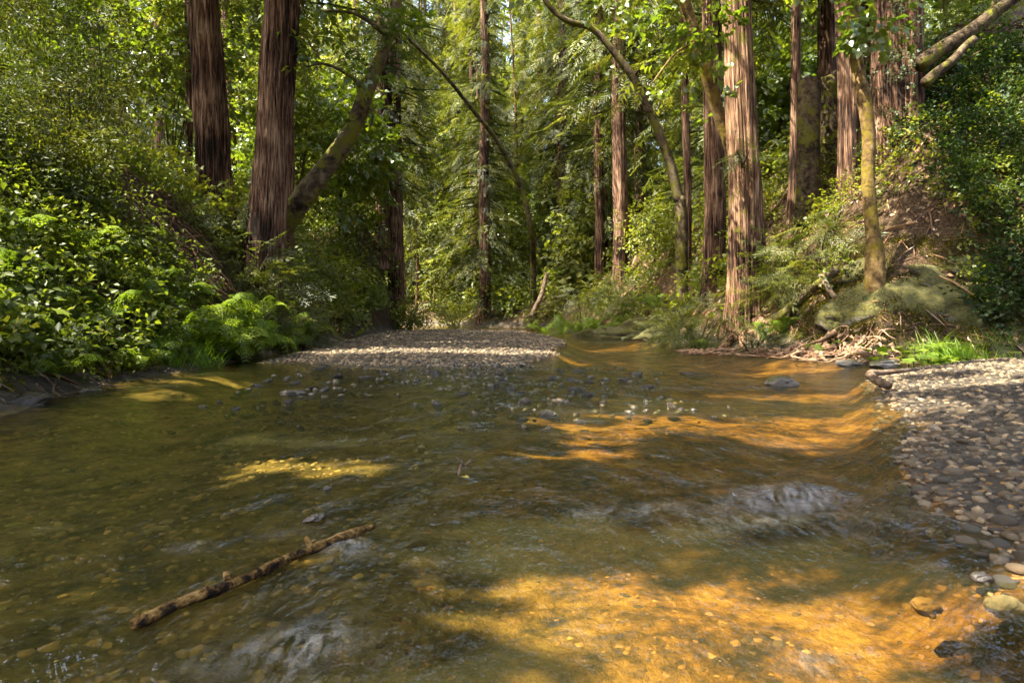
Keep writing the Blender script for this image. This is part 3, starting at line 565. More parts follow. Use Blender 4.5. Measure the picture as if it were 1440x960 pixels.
# broken stumps and fallen logs
def stump(px, py0, py1, d, wpx, label):
    a, b = P(px, py0, d), P(px, py1, d); a[2] = min(a[2], G(a[0], a[1]))-.3; r = wpx/F*d/2
    V, f = tube(trunk_pts((0, 0, 0), b-a, r*1.05, r*.95, 6, .25, .02), sides=40, per=6, flute=.08, nf=8, seed=int(px))
    V = V.copy(); top = V[:, 2] > (b-a)[2]*.82; V[top, 2] += .10*fbm(V[top, 0]*5, V[top, 1]*5, 0, 2, 3)
    o = link('broken_stump', None, loc=tuple(a), label=label, cat='stump')
    t = T(V, f); link('wood', mk_mesh('wood', t.V, t.loops, t.st, smooth=True), M['dark_wood'], o); return o
stump(1133, 215, 115, 18, 34, 'broken topped dark stump next to the thin pale redwood')
stump(1168, 190, 108, 19, 26, 'low jagged stump in front of the pale sunlit redwood')
def log(name, p0, p1, r0, r1, label, mat='wood', cat='log', bend=.05, sides=14, seed=0, flute=.03, knots=0):
    p0, p1 = np.array(p0, float), np.array(p1, float); pts = []
    for s in np.linspace(0, 1, 6):
        c = (p1-p0)*s; c[2] += bend*math.sin(s*9+seed); c[0] += bend*math.sin(s*5+seed*2); pts.append((*c, r0+(r1-r0)*s))
    V, f = tube(pts, sides=sides, per=5, rough=.12, flute=flute, nf=6, seed=seed)
    o = link(name, None, loc=tuple(p0), label=label, cat=cat)
    t = T(V, f); link('wood', mk_mesh('wood', t.V, t.loops, t.st, smooth=True), M[mat], o)
    rr = random.Random(seed)
    for k in range(knots):
        s = rr.uniform(.15, .8); c = (p1-p0)*s; a = rr.uniform(0, 6.28); rr_ = (r0+(r1-r0)*s)
        e = np.array([math.cos(a), .2*math.sin(a), abs(math.sin(a))+.3])*rr_*3
        link('branch_stub', tube_mesh('branch_stub', [(*c, rr_*.4), (*(c+e*.5), rr_*.33), (*(c+e), rr_*.25)], sides=7, per=3), M[mat], o)
    return o
log('fallen_log', P(1292, 92, 15.5), P(1440, -10, 15.5), .17, .13, 'dark mossy fallen log high on the steep bank', 'dark_wood', knots=1, bend=.02)
log('fallen_log', P(1300, 118, 15.2), P(1372, 55, 15.2), .11, .08, 'shorter brown log just below the dark mossy fallen log', 'dark_wood', bend=.02)
log('fallen_log', hit(1085, 462)+[0, -.25, .22], hit(1163, 400)+[0, -.45, .30], .11, .09, 'brown log propped above the root tangle', 'bark', seed=3, bend=.02)
log('log_piece', hit(1142, 410)+[0, -.5, .36], hit(1160, 430)+[0, -.4, .10], .06, .05, 'short broken log piece leaning on the propped brown log', 'wood', seed=5)
log('leaning_dead_branch', P(748, 445, 31), P(771, 385, 31.5), .12, .09, 'pale dead limb leaning on the far ferny bank', 'wood', seed=6)

# the stick lying in the current
la, lb = P(186, 882, 1.93), P(534, 740, 2.86); la[2] = .012; lb[2] = .02
lg = link('drift_stick', None, loc=tuple(la), label='long brown waterlogged stick lying in the near current', cat='stick')
d_ = lb-la; side = np.array([-d_[1], d_[0], 0])/np.linalg.norm(d_)
pts = []
for s, b, r, zz in [(0, 0, .013, .006), (.02, 0, .017, .008), (.15, .008, .019, .010), (.35, -.010, .016, .012), (.5, .004, .019, .014), (.62, .006, .017, .014), (.78, .0, .019, .012), (.9, .012, .015, .006), (1, .026, .007, -.010)]:
    c = d_*s+side*b; pts.append((c[0], c[1], zz-.006, r*.92))
link('wood', tube_mesh('wood', pts, sides=18, per=8, rough=.3, flute=.12, nf=5, seed=4), M['wetlog'], lg)
for s, e in [(.63, .035), (.30, .02)]:
    c = d_*s; c[2] = .018; link('knot', tube_mesh('knot', [(*c, .012), (*(c+np.array([-.01, .012, e*.6])), .011), (*(c+np.array([-.018, .02, e])), .007)], sides=8, per=4, rough=.2), M['wetlog'], lg)

# ------------------------------------------------------------------ rocks
ROCK = [rock_t(4, 100+i, (1, .8, .55), .38, .6) for i in range(6)]
ROCKM = []
for i, t in enumerate(ROCK): ROCKM.append((t.V, t.loops, t.st))
def boulder(x, y, z, s, label, mat='boulder', k=0, rot=0, name='boulder', cat='rock', flat=(1, 1, 1), group=None, tilt=0):
    V, l, st = ROCKM[k % 6]; me = mk_mesh(name, V*np.array(flat)*s, l, st, np.full(len(V), .15), True)
    o = link(name, me, M[mat], label=label, cat=cat, loc=(x, y, z), rot=(rnd.uniform(-.15, .15)+tilt, rnd.uniform(-.15, .15), rot), group=group)
    if mat == 'boulder':
        Vw = V*np.array(flat)*s; nn = V/np.linalg.norm(V, axis=1, keepdims=True); q = np.nonzero((nn[:, 2] > .05) & (fbm(Vw[:, 0]*1.6, Vw[:, 1]*1.6, Vw[:, 2]*1.6, 2, k) > -.1))[0]
        q = R.choice(q, min(len(q), int(500*s))); acc = Acc(); d = nn[q]*.5+R.normal(0, .5, (len(q), 3)); scatter(acc, CL_MOSS, Vw[q], d, R.uniform(.25, .6, len(q)), np.clip(R.normal(.5, .22, len(q)), 0, 1))
        link('moss', acc.mesh('moss'), M['moss'], o, kind='stuff')
    return o
def nearest(x, y, marks): return min(marks, key=lambda m: (x-m[0])**2+(y-m[1])**2)[2]
MK_L = [(-5.2, 12.6, 'the lush fern clump'), (-4.9, 6.8, 'the dark shore roots'), (-7.7, 11.9, 'the low laurel bush'), (-8.6, 10.5, 'the dark laurel bush'), (-5.5, 10.2, 'the sparse grass tuft'), (-5.4, 8.4, 'the grey shore ledge rock'), (-6.5, 8.0, 'the ferny middle of the slope')]
MK_R = [(1.85, 2.3, 'the pale green river stone'), (4.1, 7.9, 'the crooked driftwood'), (6.2, 10.7, 'the grey slab rock'), (7.4, 10.9, 'the bright grass tuft'), (2.6, 4.3, 'the bend of the water edge'), (5.5, 7.5, 'the sunlit middle of the bar')]
MK_F = [(324, 0, 'the thick fern bank redwoods'), (90, 0, 'the laurel thicket'), (545, 0, 'the twin redwoods'), (681, 0, 'the creek bend redwood'), (872, 0, 'the tall sunlit redwood'), (1003, 0, 'the creekside redwood'), (1150, 0, 'the broken stump'), (1270, 0, 'the ivy hung redwood'), (775, 0, 'the arching bare stem'), (440, 0, 'the leaning mossy tree'), (1400, 0, 'the steep ivy bank')]
def on_ground(px, py): d = CAM_H*F/(py-HZ); return P(px, py, d)
p = on_ground(1097, 541); boulder(p[0], p[1], .03, .21, 'rounded brown boulder standing out of the creek', 'boulder_bare', 0, .4, flat=(1, .9, .85))
p = on_ground(1200, 515); boulder(p[0], p[1]+.2, .03, .26, 'pale flat rock at the waterline below the root tangle', 'boulder_bare', 1, .2, flat=(1, .8, .5))
p = on_ground(1256, 517); boulder(p[0], p[1]+.3, .03, .36, 'grey slab rock where gravel meets the right bank', 'boulder_bare', 2, .9, flat=(1.2, .8, .45))
p = on_ground(412, 553); boulder(p[0], p[1], .0, .17, 'small black wet rock alone in the green pool', 'wet', 3, .0, flat=(1, .7, .5))
p = on_ground(985, 525); boulder(p[0], p[1], -.03, .25, 'low dark rock barely breaking the water', 'wet', 4, .0, flat=(1.3, .6, .4))
p = on_ground(1042, 494); boulder(p[0], p[1], .02, .2, 'small grey rock under the flared redwood roots', 'boulder_bare', 5, .0, flat=(1, .8, .5))
p = P(1110, 690, 3.43); boulder(p[0], p[1]+.02, -.085, .22, 'submerged rock with water humping over it', 'bedstone', 2, .2, flat=(1.2, .7, .7))
p = on_ground(1418, 862); boulder(p[0]+.02, p[1]+.05, .005, .06, 'smooth pale green river stone at the gravel edge', 'bedstone_olive_shade', 0, .3, flat=(1, .9, .9))
p = on_ground(1300, 838); boulder(p[0], p[1], -.03, .05, 'smooth stone just under the surface beside the pale green stone', 'bedstone', 1, .3)
p = on_ground(1345, 812); boulder(p[0]+.08, p[1], .0, .04, 'small black wet stone at the gravel edge', 'wet', 1, .3)
p = on_ground(443, 732); boulder(p[0], p[1], .012, .05, 'black knobbly wood lump above the drift stick', 'wet', 5, .3, name='wood_lump', cat='wood', flat=(1.1, .7, .7))
p = on_ground(460, 688); boulder(p[0], p[1], .005, .03, 'small dark lump upstream of the drift stick', 'wet', 4, .9, name='wood_lump', cat='wood')
# mossy boulders of the right bank
for (px, py, d, s, k, fl_, lab) in [
    (1275, 412, 11.9, .85, 0, (1.5, 1.1, .95), 'large mossy boulder above the bright grass tuft'),
    (1200, 440, 12.2, .55, 1, (1.2, 1, .9), 'mossy boulder beside the propped brown log'),
    (1385, 372, 12.3, .7, 2, (1.5, 1, .9), 'mossy slab with a bare grey face below the ivy'),
    (1430, 410, 11.8, .6, 3, (1.2, 1, .9), 'dark mossy boulder behind the bright grass tuft'),
    (1330, 385, 12.6, .5, 4, (1.3, .9, .9), 'small mossy boulder wedged between two larger ones'),
    (1245, 372, 13.0, .55, 5, (1.2, .9, .8), 'mossy boulder at the foot of the yellow mossy tree')]:
    p = hit(px, py); boulder(p[0], p[1]+.2, p[2]-.22*s, s*1.15, lab, 'boulder', k, rnd.uniform(-.35, .35), flat=fl_, tilt=.75)
for (px, py, d, s, k, fl_, lab) in [
    (845, 445, 25, .8, 0, (1.4, .8, .55), 'mossy ledge rock at the far right waterline'),
    (885, 440, 23, .9, 3, (1.4, .8, .6), 'mossy rock below the draped roots'),
    (930, 445, 21, .75, 2, (1.2, .8, .7), 'mossy rock partly under the bushy creekside sprouts'),
    (905, 400, 23, .9, 1, (1.0, .8, 1.2), 'tall mossy rock draped with pale roots'),
    (790, 458, 30, .5, 5, (1.8, .8, .4), 'bare flat rock beside the far fern patch')]:
    p = P(px, py, d); boulder(p[0], p[1], max(-.1, min(p[2], G(p[0], p[1])+.25)), s, lab, 'boulder' if s > .55 else 'boulder_bare', k, rnd.uniform(-.5, .5), flat=fl_)
# left shore: dark rock shelf pieces
for (x, y, s, k, lab) in [(-4.55, 5.2, .55, 0, 'dark wet ledge rock where the near left shore begins'), (-4.75, 6.6, .5, 1, 'dark wet ledge rock beside the shore roots'), (-4.85, 7.8, .5, 2, 'grey ledge rock below the yellow shore leaf'), (-4.8, 9.2, .4, 3, 'sloping pale mud covered rock by the left pool'), (-5.2, 6.0, .4, 4, 'mossy rock above the dark shore ledge')]:
    boulder(x, y, G(x, y)-.05, s*.6, lab, 'boulder_bare' if k == 3 else ('boulder' if k == 4 else 'wet'), k, 1.3+.2*k, flat=(1.0, .9, .6))

# gravel bars: cobbles one by one near the camera, the rest as gravel
PEB = [rock_t(1, 200+i, (1, rnd.uniform(.65, .9), rnd.uniform(.35, .6)), .12) for i in range(6)]
COB = [rock_t(2, 220+i, (1, rnd.uniform(.65, .9), rnd.uniform(.4, .6)), .14) for i in range(6)]
COBM = [mk_mesh('cobble', t.V, t.loops, t.st, np.full(len(t.V), rnd.uniform(0, .35)), True) for t in COB]
for me in COBM: me.materials.append(M['cobble'])
n = 0; taken = []
while n < 210:
    y = 1.5+rnd.random()**1.5*8; x = rnd.uniform(1.6, .76*y+.35)
    if poly_sd(BAR_RIGHT, np.array([x]), np.array([y]))[0] < -.14: continue
    s = (.013+.032*rnd.random()**1.5)*(1+.06*y)
    if any((x-a)**2+(y-b)**2 < (s+c)**2*.8 for a, b, c in taken): continue
    taken.append((x, y, s)); z = G(x, y); wet_ = z < .05
    o = link('river_cobble', COBM[rnd.randrange(6)], loc=(x, y, z+s*.12), rot=(rnd.uniform(-.3, .3), rnd.uniform(-.3, .3), rnd.uniform(0, 6.3)), scale=(s, s, s*rnd.uniform(.8, 1.2)),
        label=(lb_ := ('large ' if s > .055 else 'small ')+('wet edge' if wet_ else 'dry')+' river cobble near '+nearest(x, y, MK_R)), cat='cobble', group=lb_+' group'); n += 1
def gravel(name, n, xr, yr, poly, smin, smax, edge, mat, tm, label, zoff=.1, dens=1.0):
    acc = Acc(); x = R.uniform(*xr, n*4); y = yr[0]+(yr[1]-yr[0])*R.random(n*4)**dens
    k = (poly_sd(poly, x, y) > edge) & (np.abs(x) < .78*y+.6); x, y = x[k][:n], y[k][:n]; m = len(x); z = Hgt(x, y); s = R.uniform(0, 1, m)**1.8*(smax-smin)+smin
    if edge < -.5: s = s
    a = R.uniform(0, 6.28, m); tl = R.normal(0, .22, (m, 3)); up = UP+tl
    d = np.stack([np.cos(a), np.sin(a), 0*a], 1); A = frames(d, up)*s[:, None, None]; ti = R.integers(0, len(tm), m)
    pos = np.stack([x, y, z+s*zoff], 1); v = np.clip(R.normal(.25, .22, m)-(.22 if mat == 'bedstone' else 0), -.3, .8)
    for i, t in enumerate(tm): q = ti == i; acc.add(t, A[q], pos[q], v[q])
    link(name, acc.mesh(name, True), M[mat], kind='stuff', label=label, cat='gravel')
gravel('gravel', 5200, (1.5, 9), (1.3, 11.6), BAR_RIGHT, .012, .045, -.08, 'gravel', PEB, 'grey and tan gravel of the right bank bar', dens=1.3)
PEB0 = [rock_t(1, 240+i, (1, .75, .5), .15) for i in range(3)]
gravel('gravel', 10500, (-6, 2), (11, 33), BAR_MID, .015, .055, -.15, 'gravel', PEB0, 'sun striped gravel bar across the middle of the creek', dens=1.5)
gravel('creek_bed_stones', 3500, (-4, -.5), (1.3, 8), CREEK, .010, .045, .3, 'bedstone_olive_shade', PEB, 'shade-toned olive stones lying on the left creek bed under water', -.1, dens=1.2)
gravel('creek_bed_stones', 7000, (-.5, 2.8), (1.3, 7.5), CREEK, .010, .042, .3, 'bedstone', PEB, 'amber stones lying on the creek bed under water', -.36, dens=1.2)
acc = Acc(); m = 2600; x = R.normal(-.6, 1.25, m); y = 5.2+6.3*R.random(m)**.6; k = (noise3(x*.9, y*.9, 3.3, 4)+.5*noise3(x*2.5, y*2.5, 1.3, 4) > -.15) & (x > -3.8) & (x < 2.2); x, y = x[k], y[k]; m = len(x)
sz = .014+.065*R.random(m)**2.2; a = R.uniform(0, 6.28, m); A = frames(np.stack([np.cos(a), np.sin(a), 0*a], 1), UP+R.normal(0, .3, (m, 3)))*sz[:, None, None]; ti = R.integers(0, 6, m)
pos = np.stack([x, y, np.maximum(Hgt(x, y)+sz*.3, -sz*.12)-.008-.014*R.random(m)], 1); v = np.clip(R.normal(.3, .2, m), 0, .8)
for i, t in enumerate(PEB): acc.add(t, A[ti == i], pos[ti == i], v[ti == i])
link('riffle_gravel', acc.mesh('riffle_gravel', True), M['wet'], kind='stuff', label='small dark wet stones strewn through the shallow riffle', cat='gravel')
# dark stones breaking the riffle
n = 0
acc = Acc(); spots = []
while n < 70:
    x, y = rnd.uniform(-3.2, 1.8), 5.5+6.2*rnd.random()**.7
    if noise3(x*.8, y*.8, 3.3, 4) < -.1: continue
    s = rnd.uniform(.025, .07)*(1+.04*y); n += 1
    o = link('riffle_stone', COBM[rnd.randrange(6)].copy() if n <= 6 else spots[rnd.randrange(6)], loc=(x, y, -.004), rot=(rnd.uniform(-.4, .4), rnd.uniform(-.4, .4), rnd.uniform(0, 6.3)), scale=(s*1.2, s, s*rnd.uniform(.6, 1.1)),
        label='dark wet stone breaking the shallow riffle below the gravel bar', cat='stone', group='stones in the riffle')
    if n <= 6: o.data.materials.clear(); o.data.materials.append(M['wet']); spots.append(o.data)

# ------------------------------------------------------------------ roots, twigs, litter
def wander(p, d, L, r0, r1, n=7, jit=.35, hug=None):
    p = np.array(p, float); d = np.array(d, float); d /= np.linalg.norm(d); pts = [(*p, r0)]
    for i in range(1, n):
        d = d+np.array([rnd.gauss(0, jit), rnd.gauss(0, jit), rnd.gauss(0, jit*.6)]); d /= np.linalg.norm(d); p = p+d*L/(n-1)
        if hug is not None: gz = G(p[0], p[1]); p[2] = max(p[2]*.4+.6*(gz+hug), gz-.02)
        pts.append((*p, r0+(r1-r0)*i/(n-1)))
    return pts
root = link('root_tangle', None, loc=(5.3, 12.6, .1), label='tangle of pale bare roots along the creek below the flared redwood', cat='roots')
for i in range(190):
    px = rnd.uniform(965, 1255); d = 15.2-3.6*((px-965)/285)+rnd.uniform(-.3, .5); py = rnd.uniform(440, 492)
    p = P(px, py, d); p[2] = max(.05, min(p[2], G(p[0], p[1])+.2))
    pts = wander(p, (rnd.uniform(-1, 1), rnd.uniform(-.8, .1), rnd.uniform(-.7, .2)), rnd.uniform(.3, 1.2), .008+.045*rnd.random()**2.2, .004, 8, .5, hug=rnd.uniform(.02, .22))
    pts = [(a-5.3, b-12.6, max(c, .02)-.1, r) for a, b, c, r in pts]
    link('root', tube_mesh('root', pts, sides=7, per=4, rough=.12), M['root'], root)
rt = link('exposed_roots', None, loc=(5.6, 16.5, .2), label='spreading mossy surface roots at the foot of the flared redwood', cat='roots')
for i in range(9):
    a = -2.9+i*.33; p = (5.78+.42*math.cos(a), 16.7+.42*math.sin(a), .0); p = (p[0], p[1], G(p[0], p[1])+.06)
    pts = [(q[0]-5.6, q[1]-16.5, q[2]-.2, q[3]) for q in wander(p, (math.cos(a), math.sin(a), -.25), rnd.uniform(.9, 1.9), .10, .025, 8, .25, hug=.01)]
    link('root', tube_mesh('root', pts, sides=9, per=5, rough=.12), M['redwood_bark_moss'], rt)
rt = link('draped_roots', None, loc=(4.2, 22.8, .5), label='pale roots draped over the mossy rock on the far right bank', cat='roots')
for i in range(9):
    p = hit(rnd.uniform(890, 935), rnd.uniform(350, 390)); pts = wander(p, (rnd.uniform(-.7, .2), -.8, -.6), rnd.uniform(1.0, 2.0), .08, .025, 8, .25, hug=.05)
    link('root', tube_mesh('root', [(a-4.2, b-22.8, max(c, 0)-.5, r) for a, b, c, r in pts], sides=8, per=5, rough=.12), M['root'], rt)
rt = link('shore_roots', None, loc=(-4.9, 6.8, .2), label='dark tangled roots hanging over the left shore ledge', cat='roots')
for i in range(22):
    y = rnd.uniform(5.6, 8.3); x = -5.0+rnd.uniform(-.1, .2)
    pts = wander((x, y, G(x, y)+.12), (rnd.uniform(.2, 1), rnd.uniform(-.6, .6), rnd.uniform(-.7, 0)), rnd.uniform(.25, .6), rnd.uniform(.006, .016), .003, 7, .55, hug=.03)
    link('root', tube_mesh('root', [(a+4.9, b-6.8, max(c, .02)-.2, r) for a, b, c, r in pts], sides=6, per=4), M['wood'] if i % 3 else M['root'], rt)
lgp = on_ground(1250, 553); pts = [(0, 0, .03, .045), (-.05, .25, .10, .05), (.1, .55, .12, .045), (.45, .9, .1, .035), (.9, 1.1, .12, .02)]
o = link('driftwood', None, loc=(lgp[0], lgp[1], .05), label='crooked pale driftwood at the tip of the right gravel bar', cat='driftwood'); link('wood', tube_mesh('wood', pts, sides=10, per=5, rough=.15), M['wood'], o)
o = link('driftwood', None, loc=(-.27, 3.85, 0), label='thin black twig standing in the near riffle', cat='twig')
link('wood', tube_mesh('wood', [(-.03, -.05, -.02, .008), (-.02, .0, .03, .008), (.0, .05, .02, .006), (.03, .14, .04, .005)], sides=6, per=4), M['wood'], o)
for a, b in [((-.01, .02, .03), (-.05, .06, .07)), ((.0, .05, .02), (.06, .03, .06))]: link('twig', tube_mesh('twig', [(*a, .005), (*[(i+j)/2 for i, j in zip(a, b)], .004), (*b, .002)], sides=5, per=3), M['wood'], o)
def pick_leaf(x, y, z, s, label, mat):
    t = T([(0, 0, 0), (-.3, .3, .04), (-.5, .75, .1), (-.18, .7, .02), (0, 1.1, .06), (.18, .7, .02), (.5, .75, .1), (.3, .3, .04)], [[0, 3, 2, 1], [0, 5, 4, 3], [0, 7, 6, 5]])
    link('fallen_leaf', mk_mesh('fallen_leaf', t.V*s, t.loops, t.st, np.full(8, .9)), M[mat], label=label, cat='leaf', loc=(x, y, z), rot=(0, 0, rnd.uniform(0, 6)))
M['yellow'] = leaf_mat('yellow_leaf', [(0, (.45, .33, .05)), (1, (.55, .42, .08))], .3, (1, 1, .6), .05)
p = on_ground(660, 675); pick_leaf(p[0], p[1], .014, .05, 'single yellow leaf floating in the riffle', 'yellow')
p = P(203, 515, 8.3); pick_leaf(p[0], p[1], G(p[0], p[1])+.05, .13, 'yellow fallen leaf lying on the left shore', 'yellow')

# leaf litter and fallen twigs on the banks
acc = Acc(); n = 34000; x = R.uniform(-11, 13, n); y = 4+R.random(n)**.8*26; k = (poly_sd(CREEK, x, y) < -.5) & (np.abs(x) < .8*y+1); x, y = x[k], y[k]; n = len(x)
e = .05; zx = (Hgt(x+e, y)-Hgt(x-e, y))/(2*e); zy = (Hgt(x, y+e)-Hgt(x, y-e))/(2*e); nrm = np.stack([-zx, -zy, np.ones(n)], 1); nrm /= np.linalg.norm(nrm, axis=1, keepdims=True)
d = np.cross(nrm, rand_dir(n)); A = frames(d, nrm+R.normal(0, .25, (n, 3)))*R.uniform(.06, .16, n)[:, None, None]
acc.add(leaf_q(1, .5), A, np.stack([x, y, Hgt(x, y)+.02], 1), R.random(n))
m = R.random(n) < .35
acc.add(leaf_q(1, .05, .5), A[m]*R.uniform(3, 7, m.sum())[:, None, None], np.stack([x, y, Hgt(x, y)+.05], 1)[m], R.random(m.sum()))
link('leaf_litter', acc.mesh('leaf_litter'), M['litter'], kind='stuff', label='brown fallen leaves and twigs scattered over both banks', cat='leaf litter')
o = link('brush_pile', None, loc=tuple(P(245, 300, 14)), label='heap of dry brown branches at the foot of the thick weathered redwood', cat='branches')
for i in range(70):
    p = P(rnd.uniform(170, 285), rnd.uniform(255, 325), rnd.uniform(12.5, 15.5)); b0 = P(245, 300, 14); p[2] = G(p[0], p[1])+rnd.uniform(.02, .2)
    link('branch', tube_mesh('branch', [(a-b0[0], b-b0[1], c-b0[2], r) for a, b, c, r in wander(p, (rnd.uniform(-.3, 1), rnd.uniform(-.5, .3), rnd.uniform(-.8, .0)), rnd.uniform(.4, 1.2), .014, .004, 6, .35, hug=.08)], sides=5, per=3), M['root'], o)

# ------------------------------------------------------------------ ferns, broad leaved plants, grass
def frond_t(seed, n=20, droop=.55, pin=.24):
    r = random.Random(seed); parts = []; prev = None
    for i in range(n):
        t = (i+.5)/n; y = math.sin(t*1.35)*.82; z = .95*t-droop*1.45*t*t*t
        sl = math.atan2(.95-4.35*droop*t*t, 1.1*math.cos(t*1.35)+.05)
        l = pin*math.sin(math.pi*min(1, .16+t*.86))**.75*r.uniform(.85, 1.1)
        for s in (-1, 1):
            base = tr(0, y, z)@rx(sl)@rz(-s*1.15)@rx(-.25)
            for q in range(4):
                u = q/4; ll = l*.24*(1-.55*u)
                for s2 in (-1, 1): parts.append(leaf_q(ll*1.2, l*.17).xf(base@tr(0, u*l, -.1*u*u*l)@rz(-s2*.85)))
            parts.append(leaf_q(l*.32, l*.12).xf(base@tr(0, l*.78, -.06*l)))
    pts = [(0, math.sin(t*1.35)*.82, .95*t-droop*1.45*t**3, .008*(1-t)+.002) for t in np.linspace(0, 1, 8)]
    V, f = tube(pts, sides=4, per=1, spline=False); parts.append(T(V, f))
    return T.join(parts)
FRM = []
for i in range(4):
    t = frond_t(300+i, droop=.45+.1*i); FRM.append(mk_mesh('frond', t.V, t.loops, t.st, np.full(len(t.V), .35+.12*i))); FRM[-1].materials.append(M['fern'])
def fern(x, y, size, n, label, group=None, z=None):
    o = link('fern', None, loc=(x, y, (G(x, y) if z is None else z)-.02), label=label, cat='fern', group=group); a0 = rnd.uniform(0, 6)
    for i in range(n):
        s = size*rnd.uniform(.7, 1.1)
        link('frond', FRM[rnd.randrange(4)], None, o, rot=(rnd.uniform(-.15, .5), rnd.uniform(-.2, .2), a0+i*6.283/n+rnd.uniform(-.3, .3)), scale=(s, s, s), loc=(rnd.uniform(-.04, .04), rnd.uniform(-.04, .04), 0))
GL = 'ferns along the left bank'
for (x, y, s, n) in [(-5.25, 11.9, 1.3, 14), (-5.65, 12.5, 1.5, 14), (-5.2, 13.1, 1.4, 13), (-5.5, 14.0, 1.3, 12), (-5.6, 11.4, 1.2, 11), (-5.05, 12.5, 1.1, 12), (-5.15, 15.0, 1.35, 12), (-5.2, 16.2, 1.3, 12)]: fern(x, y, s, n, 'lush bright green fern in the big clump beside the gravel bar channel', GL)
for (x, y, s, n) in [(-5.4, 10.6, .8, 9), (-5.2, 9.5, .7, 9), (-5.75, 8.9, .8, 9), (-6.0, 10.2, .9, 9), (-5.35, 7.9, .7, 8), (-6.5, 9.4, .9, 9), (-6.3, 11.4, 1.0, 9), (-6.2, 12.4, 1.0, 9), (-6.0, 7.8, .95, 9), (-6.8, 10.6, 1.1, 10), (-7.2, 9.6, 1.1, 10), (-6.6, 8.5, 1.0, 10), (-5.6, 6.9, .8, 9), (-7.0, 11.8, 1.0, 9)]: fern(x, y, s, n, (lb_ := 'fern among broad leaved plants close to '+nearest(x, y, MK_L)), lb_+' group')
for (px, py, d, s) in [(815, 425, 27.5, 1.2), (850, 430, 26, 1.1), (880, 415, 26.5, 1.1), (790, 430, 29, 1.2), (835, 405, 28.5, 1.1), (920, 390, 25, 1.0), (765, 440, 31, 1.2), (500, 430, 27, 1.0), (470, 420, 25, 1.0)]:
    p = P(px, py, d); fern(p[0], p[1], s, 8, 'fern in the far patch near the creek bend', 'ferns by the creek bend', z=max(G(p[0], p[1]), min(p[2], G(p[0], p[1])+.2)))
for (px, py, d, s) in [(1075, 380, 15.2, .7), (1160, 410, 13, .5), (1100, 400, 14.6, .6), (985, 430, 16.5, .7)]:
    p = P(px, py, d); fern(p[0], p[1], s, 7, 'small fern growing near the flared creekside redwood', 'ferns by the creekside redwood')

def lobed(seed, lobes=5):
    V = [(0, 0, 0)]; r = random.Random(seed); n = lobes*2+1
    for i in range(n):
        a = -2.5+5.0*i/(n-1); rad = (.62 if i % 2 else .45)*(1.15-.25*abs(a)/2.5)*r.uniform(.92, 1.08)
        if i % 2 == 0: rad *= .86
        V.append((math.sin(a)*rad, .18+math.cos(a)*rad, -.12*rad*rad*2+.03*(i % 2)))
    return T(V, [[0, i+1, i] for i in range(1, n)])
LEAFM = []
for i in range(4):
    t = lobed(400+i); LEAFM.append(mk_mesh('leaf', t.V, t.loops, t.st, np.full(len(t.V), .3+.15*i))); LEAFM[-1].materials.append(M['thimble'])
STEMM = tube_mesh('stem', [(0, 0, 0, .008), (.02, 0, .4, .006), (.0, .02, .8, .005), (.03, 0, 1, .003)], sides=5, per=3); STEMM.materials.append(M['bark'])
def broad_plant(x, y, h, n, ls, label, group, name='broad_leaf_plant', z=None):
    o = link(name, None, loc=(x, y, (G(x, y) if z is None else z)-.03), label=label, cat='plant', group=group)
    for k in range(2): link('stem', STEMM, None, o, rot=(rnd.uniform(-.3, .3), rnd.uniform(-.3, .3), rnd.uniform(0, 6)), scale=(1, 1, h))
    for i in range(n):
        a = rnd.uniform(0, 6.28); rr = rnd.uniform(.05, .38)*h**.6; s = ls*rnd.uniform(.7, 1.25); t = rnd.uniform(.45, 1.05)
        link('leaf', LEAFM[rnd.randrange(4)], None, o, loc=(math.sin(a)*rr, math.cos(a)*rr, h*t), rot=(rnd.uniform(-.5, .15), rnd.uniform(-.3, .3), -a+rnd.uniform(-.5, .5)), scale=(s, s, s))
n = 0
while n < 62:
    y = rnd.uniform(6.2, 12.8); x = rnd.uniform(-10, -5.15)
    if x < -.78*y-.2 or x > -5.2-.12*(y-6)*rnd.random(): continue
    h = rnd.uniform(.35, .85); low = x > -5.9
    broad_plant(x, y, h, 9, .20, (lb_ := ('tall' if h > .6 else 'low')+' broad leaved plant close to '+nearest(x, y, MK_L)), lb_+' group'); n += 1
for i in range(9):
    p = P(rnd.uniform(1215, 1345), rnd.uniform(455, 500), rnd.uniform(10.9, 11.7)); broad_plant(p[0], p[1], rnd.uniform(.2, .5), 9, .17, 'bright broad leaved plant beside the grass tuft', 'plants by the grass tuft', z=G(p[0], p[1]))
for i in range(7):
    p = P(rnd.uniform(1300, 1440), rnd.uniform(480, 505), rnd.uniform(10.6, 11.3)); broad_plant(p[0], p[1], rnd.uniform(.12, .25), 8, .10, 'small leaved plant at the foot of the right bank', 'plants at the right bank foot', z=G(p[0], p[1]))
def grass_tuft(x, y, n, h, spread, label, name='grass_tuft'):
    acc = Acc(); a = R.uniform(0, 6.28, n); d = np.stack([np.cos(a), np.sin(a), R.uniform(.8, 3.5, n)], 1)
    bl = T([(-.013, 0, 0), (.013, 0, 0), (.011, .55, .02), (-.011, .55, 0.02), (0, 1, -.28)], [[0, 1, 2, 3], [3, 2, 4]])
    ps = R.normal(0, spread, (n, 3)); ps[:, 2] = 0; gz = G(x, y)
    ps[:, 2] = Hgt(ps[:, 0]+x, ps[:, 1]+y)-gz
    A = frames(d, np.stack([-np.sin(a), np.cos(a), .3+0*a], 1))*(h*R.uniform(.5, 1.1, n))[:, None, None]
    acc.add(bl, A, ps, R.uniform(.2, .9, n)); o = link(name, None, loc=(x, y, gz), label=label, cat='grass'); b_ = link('blades', acc.mesh('blades'), M['grass'], o, kind='stuff')
